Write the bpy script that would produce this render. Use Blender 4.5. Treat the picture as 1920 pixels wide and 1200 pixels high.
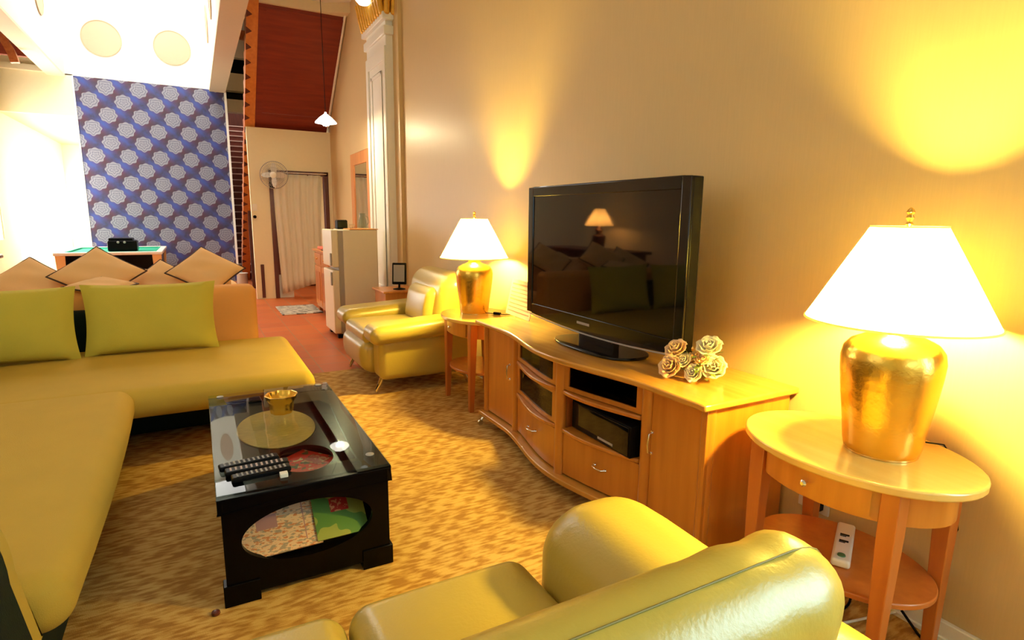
import bpy, bmesh, math, random
from mathutils import Vector, Matrix
PI = math.pi
random.seed(7)
for o in list(bpy.data.objects): bpy.data.objects.remove(o)
S = bpy.context.scene
C = S.collection
V = Vector

# ------------------------------------------------------------------ camera
cam = bpy.data.cameras.new('camera'); camo = bpy.data.objects.new('camera', cam); C.objects.link(camo)
cam.sensor_width = 36.0; cam.lens = 36.0 * 1079.42 / 1920.0; cam.clip_start = 0.02; cam.clip_end = 200
r_ = V((0.87881258, -0.47703684, 0.01114917)); u_ = V((0.07403498, 0.15939754, 0.98443448)); f_ = V((0.47138866, 0.86430798, -0.17539798))
camo.matrix_world = Matrix(((r_.x, u_.x, -f_.x, 0), (r_.y, u_.y, -f_.y, 0), (r_.z, u_.z, -f_.z, 1.5), (0, 0, 0, 1)))
S.camera = camo

# ------------------------------------------------------------------ world, exposure
S.view_settings.view_transform = 'Standard'; S.view_settings.look = 'None'
S.view_settings.exposure = 0.06; S.view_settings.gamma = 1.0; S.view_settings.use_curve_mapping = False
w = bpy.data.worlds.new('world'); S.world = w; w.use_nodes = True
w.node_tree.nodes['Background'].inputs[0].default_value = (0.9, 0.93, 1.0, 1); w.node_tree.nodes['Background'].inputs[1].default_value = 0.3

# light levels (windows are emissive panes, lamps hold point lights)
WIN_BACK = 2.5      # window behind the camera
FILL_LEFT = 1.6      # fill pane added as a high window in the left wall
WIN_BAY = 16.0       # bay window beyond the pool table
SKY_VOID = 8.0     # skylight over the gallery void, also the added stair skylight
FILL_ROOM = 0.9      # fill pane added as a skylight over the sitting area
BULB = 2500.0       # emission of each table lamp bulb
WARM = (1.0, 0.72, 0.12)

# ------------------------------------------------------------------ materials
def new_mat(name):
    m = bpy.data.materials.new(name); m.use_nodes = True
    return m, m.node_tree, m.node_tree.nodes['Principled BSDF']
def mat(name, col, rough=0.5, metal=0.0, noise=0.0, nscale=20, bump=0.0, bscale=200, spec=None, coat=0.0, sx=(1, 1, 1)):
    m, nt, b = new_mat(name); N = nt.nodes; L = nt.links
    b.inputs['Base Color'].default_value = (*col, 1); b.inputs['Roughness'].default_value = rough; b.inputs['Metallic'].default_value = metal
    if spec is not None: b.inputs['Specular IOR Level'].default_value = spec
    if coat: b.inputs['Coat Weight'].default_value = coat; b.inputs['Coat Roughness'].default_value = 0.1
    if noise or bump:
        tc = N.new('ShaderNodeTexCoord'); mp = N.new('ShaderNodeMapping'); mp.inputs['Scale'].default_value = sx
        L.new(tc.outputs['Object'], mp.inputs['Vector'])
    if noise:
        n = N.new('ShaderNodeTexNoise'); n.inputs['Scale'].default_value = nscale; n.inputs['Detail'].default_value = 4
        L.new(mp.outputs[0], n.inputs['Vector'])
        mx = N.new('ShaderNodeMix'); mx.data_type = 'RGBA'
        mx.inputs['A'].default_value = (*[c * (1 - noise) for c in col], 1); mx.inputs['B'].default_value = (*[min(1, c * (1 + noise)) for c in col], 1)
        L.new(n.outputs['Fac'], mx.inputs['Factor']); L.new(mx.outputs['Result'], b.inputs['Base Color'])
    if bump:
        n2 = N.new('ShaderNodeTexNoise'); n2.inputs['Scale'].default_value = bscale; n2.inputs['Detail'].default_value = 3
        L.new(mp.outputs[0], n2.inputs['Vector'])
        bp = N.new('ShaderNodeBump'); bp.inputs['Strength'].default_value = bump; bp.inputs['Distance'].default_value = 0.01
        L.new(n2.outputs['Fac'], bp.inputs['Height']); L.new(bp.outputs[0], b.inputs['Normal'])
    return m
def emit(name, col, st):
    m = bpy.data.materials.new(name); m.use_nodes = True; nt = m.node_tree; nt.nodes.remove(nt.nodes['Principled BSDF'])
    e = nt.nodes.new('ShaderNodeEmission'); e.inputs[0].default_value = (*col, 1); e.inputs[1].default_value = st
    nt.links.new(e.outputs[0], nt.nodes['Material Output'].inputs[0]); return m
def wood(name, c1, c2, rough=0.3, axis='Z', coat=0.3):
    sx = {'Z': (14, 14, 1.2), 'Y': (14, 1.2, 14), 'X': (1.2, 14, 14)}[axis]
    m, nt, b = new_mat(name); N = nt.nodes; L = nt.links
    tc = N.new('ShaderNodeTexCoord'); mp = N.new('ShaderNodeMapping'); mp.inputs['Scale'].default_value = sx
    L.new(tc.outputs['Object'], mp.inputs['Vector'])
    n = N.new('ShaderNodeTexNoise'); n.inputs['Scale'].default_value = 1.5; n.inputs['Detail'].default_value = 6
    L.new(mp.outputs[0], n.inputs['Vector'])
    r = N.new('ShaderNodeValToRGB'); r.color_ramp.elements[0].position = 0.3; r.color_ramp.elements[1].position = 0.7
    r.color_ramp.elements[0].color = (*c1, 1); r.color_ramp.elements[1].color = (*c2, 1)
    L.new(n.outputs['Fac'], r.inputs[0]); L.new(r.outputs[0], b.inputs['Base Color'])
    b.inputs['Roughness'].default_value = rough; b.inputs['Coat Weight'].default_value = coat; b.inputs['Coat Roughness'].default_value = 0.12
    return m
class NG:   # small helper for node maths
    def __init__(s, nt): s.nt = nt
    def m(s, op, a, b=None, c=None):
        n = s.nt.nodes.new('ShaderNodeMath'); n.operation = op
        for i, v in enumerate((a, b, c)):
            if v is None: continue
            if isinstance(v, (int, float)): n.inputs[i].default_value = v
            else: s.nt.links.new(v, n.inputs[i])
        return n.outputs[0]
    def mix(s, f, a, b):
        n = s.nt.nodes.new('ShaderNodeMix'); n.data_type = 'RGBA'
        for k, v in (('Factor', f), ('A', a), ('B', b)):
            if isinstance(v, (int, float)): n.inputs[k].default_value = v
            elif isinstance(v, tuple): n.inputs[k].default_value = (*v, 1)
            else: s.nt.links.new(v, n.inputs[k])
        return n.outputs['Result']

def flower_wallpaper():
    m, nt, b = new_mat('flower_wallpaper'); g = NG(nt)
    tc = nt.nodes.new('ShaderNodeTexCoord'); sp = nt.nodes.new('ShaderNodeSeparateXYZ'); nt.links.new(tc.outputs['Object'], sp.inputs[0])
    PX, PZ = 0.56, 0.53
    u = g.m('DIVIDE', g.m('ADD', sp.outputs[0], 1.37 + 5.60), PX); v = g.m('DIVIDE', g.m('SUBTRACT', sp.outputs[2], 3.96 - 5.3), PZ)
    def cell(off):
        fu = g.m('MULTIPLY', g.m('SUBTRACT', g.m('FRACT', g.m('ADD', u, 0.5 + off)), 0.5), PX)
        fv = g.m('MULTIPLY', g.m('SUBTRACT', g.m('FRACT', g.m('ADD', v, 0.5 + off)), 0.5), PZ)
        d = g.m('SQRT', g.m('ADD', g.m('MULTIPLY', fu, fu), g.m('MULTIPLY', fv, fv)))
        a = g.m('ARCTAN2', fv, fu)
        rad = g.m('ADD', 0.148, g.m('MULTIPLY', 0.010, g.m('COSINE', g.m('MULTIPLY', a, 8.0))))
        return d, a, rad
    d1, a1, r1 = cell(0.0); d2, a2, r2 = cell(0.5)
    q1 = g.m('DIVIDE', d1, r1); q2 = g.m('DIVIDE', d2, r2); q = g.m('MINIMUM', q1, q2)
    a = g.m('ADD', g.m('MULTIPLY', a1, g.m('LESS_THAN', q1, q2)), g.m('MULTIPLY', a2, g.m('LESS_THAN', q2, q1)))
    inside = g.m('LESS_THAN', q, 1.0)
    ring = g.m('MULTIPLY_ADD', g.m('SINE', g.m('ADD', g.m('MULTIPLY', q, 19.0), g.m('MULTIPLY', 1.8, g.m('SINE', g.m('MULTIPLY', a, 5.0))))), 0.5, 0.5)
    ring = g.m('GREATER_THAN', ring, 0.72)
    ns = nt.nodes.new('ShaderNodeTexNoise'); ns.inputs['Scale'].default_value = 14; nt.links.new(tc.outputs['Object'], ns.inputs['Vector'])
    ph = g.m('MULTIPLY_ADD', g.m('COSINE', g.m('MULTIPLY', g.m('ADD', u, v), 2 * PI)), 0.5, 0.5)
    ph2 = g.m('MULTIPLY_ADD', g.m('COSINE', g.m('MULTIPLY', g.m('SUBTRACT', g.m('ADD', u, 0.35), v), 2 * PI)), 0.5, 0.5)
    bg = g.mix(g.m('POWER', ph, 0.6), (0.04, 0.08, 0.33), (0.10, 0.028, 0.05))
    bg = g.mix(g.m('MULTIPLY', ph2, g.m('MULTIPLY', 1.3, ns.outputs['Fac'])), bg, (0.035, 0.035, 0.06))
    fl = g.mix(ring, (0.24, 0.25, 0.31), (0.13, 0.14, 0.21))
    nt.links.new(g.mix(inside, bg, fl), b.inputs['Base Color']); b.inputs['Roughness'].default_value = 0.5
    return m
def carpet_mat():
    m, nt, b = new_mat('carpet'); g = NG(nt); N = nt.nodes; L = nt.links
    tc = N.new('ShaderNodeTexCoord')
    def noise(sc, scale, det=3, rot=0.0):
        mp = N.new('ShaderNodeMapping'); mp.inputs['Scale'].default_value = sc; mp.inputs['Rotation'].default_value = (0, 0, rot)
        L.new(tc.outputs['Object'], mp.inputs['Vector'])
        n = N.new('ShaderNodeTexNoise'); n.inputs['Scale'].default_value = scale; n.inputs['Detail'].default_value = det
        L.new(mp.outputs[0], n.inputs['Vector']); return n.outputs['Fac']
    st = noise((13, 52, 1), 1.0, 3, 0.05)
    blk = noise((5, 7, 1), 1.0, 2)
    sp = N.new('ShaderNodeSeparateXYZ'); L.new(tc.outputs['Object'], sp.inputs[0])
    chk = g.m('MULTIPLY', g.m('SINE', g.m('MULTIPLY', g.m('ADD', sp.outputs[0], 0), 52.0)), g.m('SINE', g.m('MULTIPLY', sp.outputs[1], 44.0)))
    f = g.m('ADD', g.m('ADD', st, g.m('MULTIPLY', 0.07, chk)), g.m('MULTIPLY', 0.35, g.m('SUBTRACT', blk, 0.5)))
    r = N.new('ShaderNodeValToRGB'); r.color_ramp.elements[0].position = 0.38; r.color_ramp.elements[1].position = 0.60
    r.color_ramp.elements[0].color = (0.40, 0.20, 0.055, 1); r.color_ramp.elements[1].color = (0.66, 0.42, 0.14, 1)
    e = r.color_ramp.elements.new(0.5); e.color = (0.56, 0.32, 0.09, 1)
    L.new(f, r.inputs[0]); L.new(r.outputs[0], b.inputs['Base Color']); b.inputs['Roughness'].default_value = 0.95
    b.inputs['Specular IOR Level'].default_value = 0.1
    n2 = N.new('ShaderNodeTexNoise'); n2.inputs['Scale'].default_value = 250; L.new(tc.outputs['Object'], n2.inputs['Vector'])
    bp = N.new('ShaderNodeBump'); bp.inputs['Strength'].default_value = 0.35; bp.inputs['Distance'].default_value = 0.01
    L.new(n2.outputs['Fac'], bp.inputs['Height']); L.new(bp.outputs[0], b.inputs['Normal'])
    return m
def tile_mat():
    m, nt, b = new_mat('terracotta_tiles'); N = nt.nodes; L = nt.links
    tc = N.new('ShaderNodeTexCoord'); br = N.new('ShaderNodeTexBrick'); L.new(tc.outputs['Object'], br.inputs['Vector'])
    br.offset = 0.0; br.inputs['Scale'].default_value = 1.0; br.inputs['Brick Width'].default_value = 0.33; br.inputs['Row Height'].default_value = 0.33
    br.inputs['Mortar Size'].default_value = 0.006
    br.inputs['Color1'].default_value = (0.58, 0.115, 0.014, 1); br.inputs['Color2'].default_value = (0.46, 0.07, 0.01, 1); br.inputs['Mortar'].default_value = (0.32, 0.19, 0.10, 1)
    n = N.new('ShaderNodeTexNoise'); n.inputs['Scale'].default_value = 6; n.inputs['Detail'].default_value = 5; L.new(tc.outputs['Object'], n.inputs['Vector'])
    g = NG(nt); col = g.mix(g.m('MULTIPLY', n.outputs['Fac'], 0.5), br.outputs['Color'], (0.66, 0.2, 0.06))
    L.new(col, b.inputs['Base Color']); b.inputs['Roughness'].default_value = 0.4
    return m
def wall_mat(name, col, rough=0.42):
    m, nt, b = new_mat(name); N = nt.nodes; L = nt.links
    tc = N.new('ShaderNodeTexCoord'); mp = N.new('ShaderNodeMapping'); mp.inputs['Scale'].default_value = (60, 60, 2.5); L.new(tc.outputs['Object'], mp.inputs['Vector'])
    n = N.new('ShaderNodeTexNoise'); n.inputs['Scale'].default_value = 3; n.inputs['Detail'].default_value = 5; L.new(mp.outputs[0], n.inputs['Vector'])
    g = NG(nt); L.new(g.mix(n.outputs['Fac'], tuple(c * 0.95 for c in col), tuple(min(1, c * 1.05) for c in col)), b.inputs['Base Color'])
    b.inputs['Roughness'].default_value = rough; b.inputs['Specular IOR Level'].default_value = 0.35
    bp = N.new('ShaderNodeBump'); bp.inputs['Strength'].default_value = 0.08; bp.inputs['Distance'].default_value = 0.004
    L.new(n.outputs['Fac'], bp.inputs['Height']); L.new(bp.outputs[0], b.inputs['Normal'])
    return m
def glass_mat(name, tint=(1, 1, 1), dark=0.0, ior=1.5):
    m = bpy.data.materials.new(name); m.use_nodes = True; nt = m.node_tree; nt.nodes.remove(nt.nodes['Principled BSDF']); N = nt.nodes; L = nt.links
    t = N.new('ShaderNodeBsdfTransparent'); t.inputs[0].default_value = (*[c * (1 - dark) for c in tint], 1)
    gl = N.new('ShaderNodeBsdfGlossy'); gl.inputs['Roughness'].default_value = 0.02
    fr = N.new('ShaderNodeFresnel'); fr.inputs[0].default_value = ior * 0.92
    mx = N.new('ShaderNodeMixShader'); ge = N.new('ShaderNodeNewGeometry'); g = NG(nt); L.new(g.m('MULTIPLY', fr.outputs[0], g.m('SUBTRACT', 1.0, ge.outputs['Backfacing'])), mx.inputs[0]); L.new(t.outputs[0], mx.inputs[1]); L.new(gl.outputs[0], mx.inputs[2])
    L.new(mx.outputs[0], N['Material Output'].inputs[0]); return m
def cloth_translucent(name, col, tr=0.5):
    m = bpy.data.materials.new(name); m.use_nodes = True; nt = m.node_tree; nt.nodes.remove(nt.nodes['Principled BSDF']); N = nt.nodes; L = nt.links
    d = N.new('ShaderNodeBsdfDiffuse'); d.inputs[0].default_value = (*col, 1)
    t = N.new('ShaderNodeBsdfTranslucent'); t.inputs[0].default_value = (*col, 1)
    mx = N.new('ShaderNodeMixShader'); mx.inputs[0].default_value = tr
    L.new(d.outputs[0], mx.inputs[1]); L.new(t.outputs[0], mx.inputs[2]); L.new(mx.outputs[0], N['Material Output'].inputs[0]); return m
def marks_mat(name, base, cols, scale=(60, 14, 60), thr=0.52):
    m, nt, b = new_mat(name); N = nt.nodes; L = nt.links; g = NG(nt)
    tc = N.new('ShaderNodeTexCoord'); mp = N.new('ShaderNodeMapping'); mp.inputs['Scale'].default_value = scale; L.new(tc.outputs['Object'], mp.inputs['Vector'])
    col = base
    for i, c in enumerate(cols):
        n = N.new('ShaderNodeTexNoise'); n.noise_dimensions = '4D'; n.inputs['W'].default_value = i * 3.7; n.inputs['Scale'].default_value = 1.0; n.inputs['Detail'].default_value = 2
        L.new(mp.outputs[0], n.inputs['Vector'])
        col = g.mix(g.m('GREATER_THAN', n.outputs['Fac'], thr), col, c)
    L.new(col, b.inputs['Base Color']); b.inputs['Roughness'].default_value = 0.35; return m

M = {}
M['wall'] = wall_mat('cream_wallpaper', (0.68, 0.49, 0.245))
M['cream'] = mat('cream_plaster', (0.86, 0.77, 0.53), 0.6, noise=0.03)
M['white'] = mat('white_plaster', (0.86, 0.83, 0.74), 0.6, noise=0.02, nscale=3)
M['tan'] = mat('tan_plaster', (0.60, 0.47, 0.30), 0.6, noise=0.03)
M['peachdisc'] = mat('peach_disc', (0.58, 0.40, 0.27), 0.6, noise=0.02)
M['discrim'] = mat('disc_rim', (0.52, 0.38, 0.24), 0.6)
M['trimwhite'] = mat('white_gloss_paint', (0.93, 0.90, 0.82), 0.3, noise=0.02)
M['flower'] = flower_wallpaper()
M['carpet'] = carpet_mat()
M['tile'] = tile_mat()
M['maple'] = wood('maple_wood', (0.50, 0.165, 0.017), (0.61, 0.225, 0.028), 0.3, 'Z')
M['mapley'] = wood('maple_wood_top', (0.56, 0.24, 0.035), (0.67, 0.32, 0.055), 0.2, 'Y', 0.5)
M['maplelit'] = wood('lamplit_maple_wood', (0.74, 0.44, 0.10), (0.80, 0.50, 0.13), 0.2, 'Y', 0.5)  # maple raised in colour to carry lamplight on the end table tops
M['mapledark'] = wood('maple_wood_red', (0.46, 0.12, 0.018), (0.56, 0.17, 0.028), 0.35, 'Z')
M['red'] = wood('red_stained_board', (0.18, 0.018, 0.008), (0.25, 0.03, 0.011), 0.45, 'X', 0.1)
M['stringer'] = wood('orange_stained_wood', (0.42, 0.10, 0.025), (0.58, 0.18, 0.045), 0.4, 'Y', 0.1)
M['darkwood'] = wood('dark_red_wood', (0.07, 0.012, 0.008), (0.12, 0.022, 0.012), 0.4, 'Z', 0.2)
M['riser'] = mat('stair_riser', (0.16, 0.035, 0.025), 0.5, noise=0.2)
M['nosing'] = mat('stair_nosing', (0.75, 0.55, 0.5), 0.4)
M['black'] = mat('black_lacquer', (0.0025, 0.002, 0.0025), 0.22, noise=0.1, spec=0.1)
M['blackmat'] = mat('black_plastic', (0.005, 0.005, 0.006), 0.28, noise=0.1, spec=0.06)
M['blackgloss'] = mat('piano_black', (0.004, 0.004, 0.005), 0.06, spec=0.35)
M['screen'] = mat('lcd_screen', (0.004, 0.003, 0.003), 0.035, spec=0.38)
M['chrome'] = mat('chrome', (0.8, 0.8, 0.8), 0.12, 1.0)
M['gold'] = mat('gold_leaf', (0.95, 0.58, 0.10), 0.26, 1.0, noise=0.12, nscale=9, bump=0.15, bscale=40)
M['brass'] = mat('brass', (0.85, 0.55, 0.15), 0.25, 1.0)
M['goldorn'] = mat('gilded_plaster', (0.85, 0.42, 0.04), 0.4, 0.3, noise=0.3, nscale=30)
M['shade'] = cloth_translucent('lamp_shade_fabric', (0.95, 0.90, 0.62), 0.72)
M['fabric'] = mat('olive_green_fabric', (0.62, 0.41, 0.05), 0.85, noise=0.07, nscale=6, bump=0.25, bscale=320)
M['pillow'] = mat('lime_green_fabric', (0.64, 0.53, 0.06), 0.85, noise=0.07, nscale=6, bump=0.25, bscale=320)
M['darkgreen'] = mat('dark_green_fabric', (0.004, 0.012, 0.009), 0.7, spec=0.15, noise=0.2, bump=0.15, bscale=200)
M['leather'] = mat('yellow_green_leather', (0.50, 0.36, 0.055), 0.33, spec=0.9, noise=0.06, nscale=4, bump=0.10, bscale=90)
M['seam'] = mat('seam_thread', (0.22, 0.17, 0.03), 0.6)
M['peach'] = mat('peach_fabric', (0.88, 0.42, 0.11), 0.85, noise=0.05, nscale=5, bump=0.2, bscale=300)
M['beige'] = mat('beige_fabric', (0.92, 0.58, 0.26), 0.85, noise=0.05, nscale=5, bump=0.2, bscale=300)
M['piping'] = mat('dark_piping', (0.05, 0.02, 0.012), 0.6)
M['felt'] = mat('green_felt', (0.01, 0.36, 0.22), 0.9, noise=0.1)
M['glass'] = glass_mat('clear_glass', (0.9, 0.95, 0.92), 0.05)
M['smoked'] = glass_mat('smoked_glass', (0.5, 0.42, 0.36), 0.35)
M['fridge'] = mat('fridge_enamel', (0.88, 0.80, 0.60), 0.4, noise=0.02)
M['fridgegrey'] = mat('fridge_handle_shadow_grey', (0.42, 0.38, 0.33), 0.5)  # handle grey, also the painted shadow behind the doors
M['sheer'] = cloth_translucent('sheer_curtain', (0.90, 0.85, 0.72), 0.2)
M['mirror'] = mat('mirror_glass', (0.85, 0.85, 0.82), 0.03, 1.0)
M['orangewood'] = wood('orange_wood', (0.58, 0.19, 0.035), (0.70, 0.27, 0.05), 0.35, 'Z')
M['rug'] = marks_mat('patterned_mat', (0.7, 0.66, 0.55), [(0.12, 0.11, 0.10)], (9, 22, 1), 0.52)
M['matwoven'] = mat('woven_mat', (0.64, 0.40, 0.11), 0.7, noise=0.35, nscale=30, sx=(1, 4, 1))
M['paper'] = mat('paper', (0.60, 0.48, 0.46), 0.8)
M['ink'] = mat('printed_ink', (0.45, 0.22, 0.2), 0.7)
M['newsp'] = marks_mat('newspaper_print', (0.78, 0.52, 0.30), [(0.62, 0.22, 0.09), (0.40, 0.30, 0.2)], (45, 110, 110), 0.56)
M['redmag'] = marks_mat('red_magazine_print', (0.75, 0.04, 0.02), [(0.75, 0.55, 0.3), (0.08, 0.1, 0.04)], (28, 28, 28), 0.6)
M['greenmag'] = marks_mat('green_magazine_print', (0.10, 0.22, 0.05), [(0.30, 0.34, 0.07)], (6, 6, 6), 0.5)
M['redpic'] = marks_mat('red_picture_print', (0.4, 0.03, 0.02), [(0.6, 0.25, 0.12)], (60, 60, 60), 0.55)
M['whitepl'] = mat('white_plastic', (0.8, 0.76, 0.68), 0.35)
M['greypl'] = mat('grey_plastic', (0.35, 0.32, 0.30), 0.4)
M['greenb'] = mat('green_button', (0.05, 0.16, 0.06), 0.4)
M['rose'] = mat('rose_petal', (0.88, 0.58, 0.30), 0.6, noise=0.1, nscale=40)
M['rosepale'] = mat('pale_rose_petal', (0.88, 0.80, 0.58), 0.6, noise=0.08, nscale=40)
M['leaf'] = mat('leaf', (0.12, 0.16, 0.02), 0.5, noise=0.2)
M['day_back'] = emit('daylight_back', (0.74, 0.95, 1.0), WIN_BACK)
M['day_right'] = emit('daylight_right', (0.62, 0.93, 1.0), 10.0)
M['fill_left'] = emit('fill_light_left', (1.0, 0.95, 0.88), FILL_LEFT)
M['day_bay'] = emit('daylight_bay', (1.0, 0.96, 0.9), WIN_BAY)
M['fill_side'] = emit('fill_light_side', (1.0, 0.93, 0.8), 20.0)  # added fill pane that lights the lintel
M['day_void'] = emit('daylight_void', (1.0, 0.97, 0.9), SKY_VOID)
M['fill_room'] = emit('fill_light_room', (1.0, 0.84, 0.62), FILL_ROOM)
M['bulb'] = emit('lit_bulb', WARM, BULB)
M['pendbulb'] = emit('lit_pendant_bulb', (1.0, 0.80, 0.46), 900)
M['urnbulb'] = emit('lit_urn_bulb', (1.0, 0.42, 0.1), 700)
M['pendshade'] = emit('lit_opal_glass', (1.0, 0.93, 0.8), 7)
M['globe'] = emit('lit_globe_glass', (1.0, 0.95, 0.88), 2.2)

# ------------------------------------------------------------------ mesh builder
class MB:
    def __init__(s): s.v = []; s.f = []
    def add(s, vs, fs, mtx=None):
        n = len(s.v)
        for p in vs:
            p = V(p)
            if mtx is not None: p = mtx @ p
            s.v.append(p)
        for f in fs: s.f.append([i + n for i in f])
        return s
    def box(s, x0, x1, y0, y1, z0, z1, mtx=None):
        vs = [(x, y, z) for z in (z0, z1) for y in (y0, y1) for x in (x0, x1)]
        return s.add(vs, [(0, 2, 3, 1), (4, 5, 7, 6), (0, 1, 5, 4), (2, 6, 7, 3), (0, 4, 6, 2), (1, 3, 7, 5)], mtx)
    def rbox(s, x0, x1, y0, y1, z0, z1, r=0.02, n=4, puff=(0, 0, 0), mtx=None, fn=None, sub=6):
        c = V(((x0 + x1) / 2, (y0 + y1) / 2, (z0 + z1) / 2)); h = [(x1 - x0) / 2, (y1 - y0) / 2, (z1 - z0) / 2]
        rr = min(r, *[a * 0.999 for a in h])
        def coords(a):
            out = [-a + rr * (1 - math.tan((PI / 4) * (1 - i / n))) for i in range(n)]
            out += [-(a - rr) + 2 * (a - rr) * k / sub for k in range(sub + 1)]
            out += [-q for q in out[:n]][::-1]
            return out
        cs = [coords(a) for a in h]; vs = []; fs = []; idx = {}
        def pt(q):
            k = (round(q[0], 6), round(q[1], 6), round(q[2], 6))
            if k in idx: return idx[k]
            inn = [max(-(h[i] - rr), min(h[i] - rr, q[i])) for i in range(3)]
            d = V([q[i] - inn[i] for i in range(3)])
            p = V(inn) + (d.normalized() * rr if d.length > 1e-9 else V())
            for ax in range(3):
                if puff[ax]:
                    a, b = [i for i in range(3) if i != ax]
                    wgt = max(0, 1 - (p[a] / h[a]) ** 2) * max(0, 1 - (p[b] / h[b]) ** 2)
                    p[ax] += puff[ax] * wgt * (p[ax] / h[ax])
            p = p + c
            if fn: p = V(fn(p))
            idx[k] = len(vs); vs.append(p); return idx[k]
        for ax in range(3):
            a, b = (ax + 1) % 3, (ax + 2) % 3
            for sgn in (-1, 1):
                for i in range(len(cs[a]) - 1):
                    for j in range(len(cs[b]) - 1):
                        quad = []
                        for (ii, jj) in ((i, j), (i + 1, j), (i + 1, j + 1), (i, j + 1)):
                            q = [0, 0, 0]; q[ax] = sgn * h[ax]; q[a] = cs[a][ii]; q[b] = cs[b][jj]; quad.append(pt(q))
                        if sgn < 0: quad.reverse()
                        fs.append(quad)
        return s.add(vs, fs, mtx)
    def lathe(s, prof, cx=0, cy=0, cz=0, n=32, caps=True, mtx=None, ang=0.0, lobes=0, lamp=0.0):
        vs = []; fs = []
        for (r, z) in prof:
            for i in range(n):
                a = 2 * PI * i / n + ang; q = r * (1 + lamp * math.cos(lobes * a)) if lobes else r
                vs.append((cx + q * math.cos(a), cy + q * math.sin(a), cz + z))
        for k in range(len(prof) - 1):
            for i in range(n): j = (i + 1) % n; fs.append((k * n + i, k * n + j, (k + 1) * n + j, (k + 1) * n + i))
        if caps: fs.append(tuple(reversed(range(n)))); fs.append(tuple(range((len(prof) - 1) * n, len(prof) * n)))
        return s.add(vs, fs, mtx)
    def tube(s, pts, r=0.01, n=10, r2=None):
        pts = [V(p) for p in pts]; vs = []; fs = []; m = len(pts); up = None
        for k, p in enumerate(pts):
            t = (pts[min(k + 1, m - 1)] - pts[max(k - 1, 0)]).normalized()
            if up is None: up = t.orthogonal().normalized()
            up = (up - t * up.dot(t)); up = up.normalized() if up.length > 1e-6 else t.orthogonal().normalized()
            b = t.cross(up); q = r if r2 is None else r + (r2 - r) * k / (m - 1)
            for i in range(n): a = 2 * PI * i / n; vs.append(p + up * (q * math.cos(a)) + b * (q * math.sin(a)))
        for k in range(m - 1):
            for i in range(n): j = (i + 1) % n; fs.append((k * n + i, k * n + j, (k + 1) * n + j, (k + 1) * n + i))
        fs.append(tuple(reversed(range(n)))); fs.append(tuple(range((m - 1) * n, m * n)))
        return s.add(vs, fs)
    def prism(s, poly, z0, z1, mtx=None):          # polygon in XY extruded in Z
        n = len(poly); vs = [(x, y, z0) for x, y in poly] + [(x, y, z1) for x, y in poly]
        fs = [tuple(reversed(range(n))), tuple(range(n, 2 * n))] + [(i, (i + 1) % n, n + (i + 1) % n, n + i) for i in range(n)]
        return s.add(vs, fs, mtx)
    def loft(s, rings, closed=True, caps=True):
        n = len(rings[0]); vs = [p for r in rings for p in r]; fs = []
        for k in range(len(rings) - 1):
            for i in range(n if closed else n - 1): j = (i + 1) % n; fs.append((k * n + i, k * n + j, (k + 1) * n + j, (k + 1) * n + i))
        if caps: fs.append(tuple(reversed(range(n)))); fs.append(tuple(range((len(rings) - 1) * n, len(rings) * n)))
        return s.add(vs, fs)
    def holeplate(s, x0, x1, y0, y1, z0, z1, cx, cy, rx, ry, n=64, mtx=None):
        # plate in XY with an elliptical hole, thickness in Z
        def ring(z, out):
            r = []
            for i in range(n):
                a = 2 * PI * i / n; c, q = math.cos(a), math.sin(a)
                if not out: r.append((cx + rx * c, cy + ry * q, z)); continue
                tx = ((x1 - cx) if c > 0 else (x0 - cx)) / c if abs(c) > 1e-9 else 1e9
                ty = ((y1 - cy) if q > 0 else (y0 - cy)) / q if abs(q) > 1e-9 else 1e9
                t = min(tx, ty); r.append((cx + c * t, cy + q * t, z))
            # snap nearest points to corners
            if out:
                for (px, py) in ((x0, y0), (x1, y0), (x1, y1), (x0, y1)):
                    k = min(range(n), key=lambda i: (r[i][0] - px) ** 2 + (r[i][1] - py) ** 2); r[k] = (px, py, z)
            return r
        a, b, c, d = ring(z0, True), ring(z1, True), ring(z1, False), ring(z0, False)
        vs = a + b + c + d; fs = []
        for k in range(4):
            for i in range(n): j = (i + 1) % n; k2 = (k + 1) % 4; fs.append((k * n + i, k * n + j, k2 * n + j, k2 * n + i))
        return s.add(vs, fs, mtx)
OFF = {}
def link(name, me, m, parent=None, sharp=40, bevel=0.0, sub=0):
    o = bpy.data.objects.new(name, me); C.objects.link(o)
    if m is not None: me.materials.append(M[m] if isinstance(m, str) else m)
    if parent is not None:
        o.parent = parent; OFF[o] = OFF.get(parent, V((0, 0, 0)))
    for p in me.polygons: p.use_smooth = True
    me.set_sharp_from_angle(angle=math.radians(sharp))
    if bevel:
        b = o.modifiers.new('bevel', 'BEVEL'); b.width = bevel; b.segments = 2; b.limit_method = 'ANGLE'; b.angle_limit = math.radians(40); b.harden_normals = False
    if sub:
        b = o.modifiers.new('sub', 'SUBSURF'); b.levels = sub; b.render_levels = sub
    return o
def ob(name, mb, m, parent=None, sharp=40, bevel=0.0, sub=0, label=None, ctr=True):
    off = OFF.get(parent, V((0, 0, 0))) if parent is not None else V((0, 0, 0))
    me = bpy.data.meshes.new(name); bm = bmesh.new()
    vs = [bm.verts.new(p - off) for p in mb.v]
    for f in mb.f:
        try: bm.faces.new([vs[i] for i in f])
        except ValueError: pass
    bmesh.ops.remove_doubles(bm, verts=bm.verts, dist=1e-5)
    bmesh.ops.recalc_face_normals(bm, faces=bm.faces)
    bm.to_mesh(me); bm.free()
    o = link(name, me, m, parent, sharp, bevel, sub)
    if label: o['label'] = label
    return o
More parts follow.
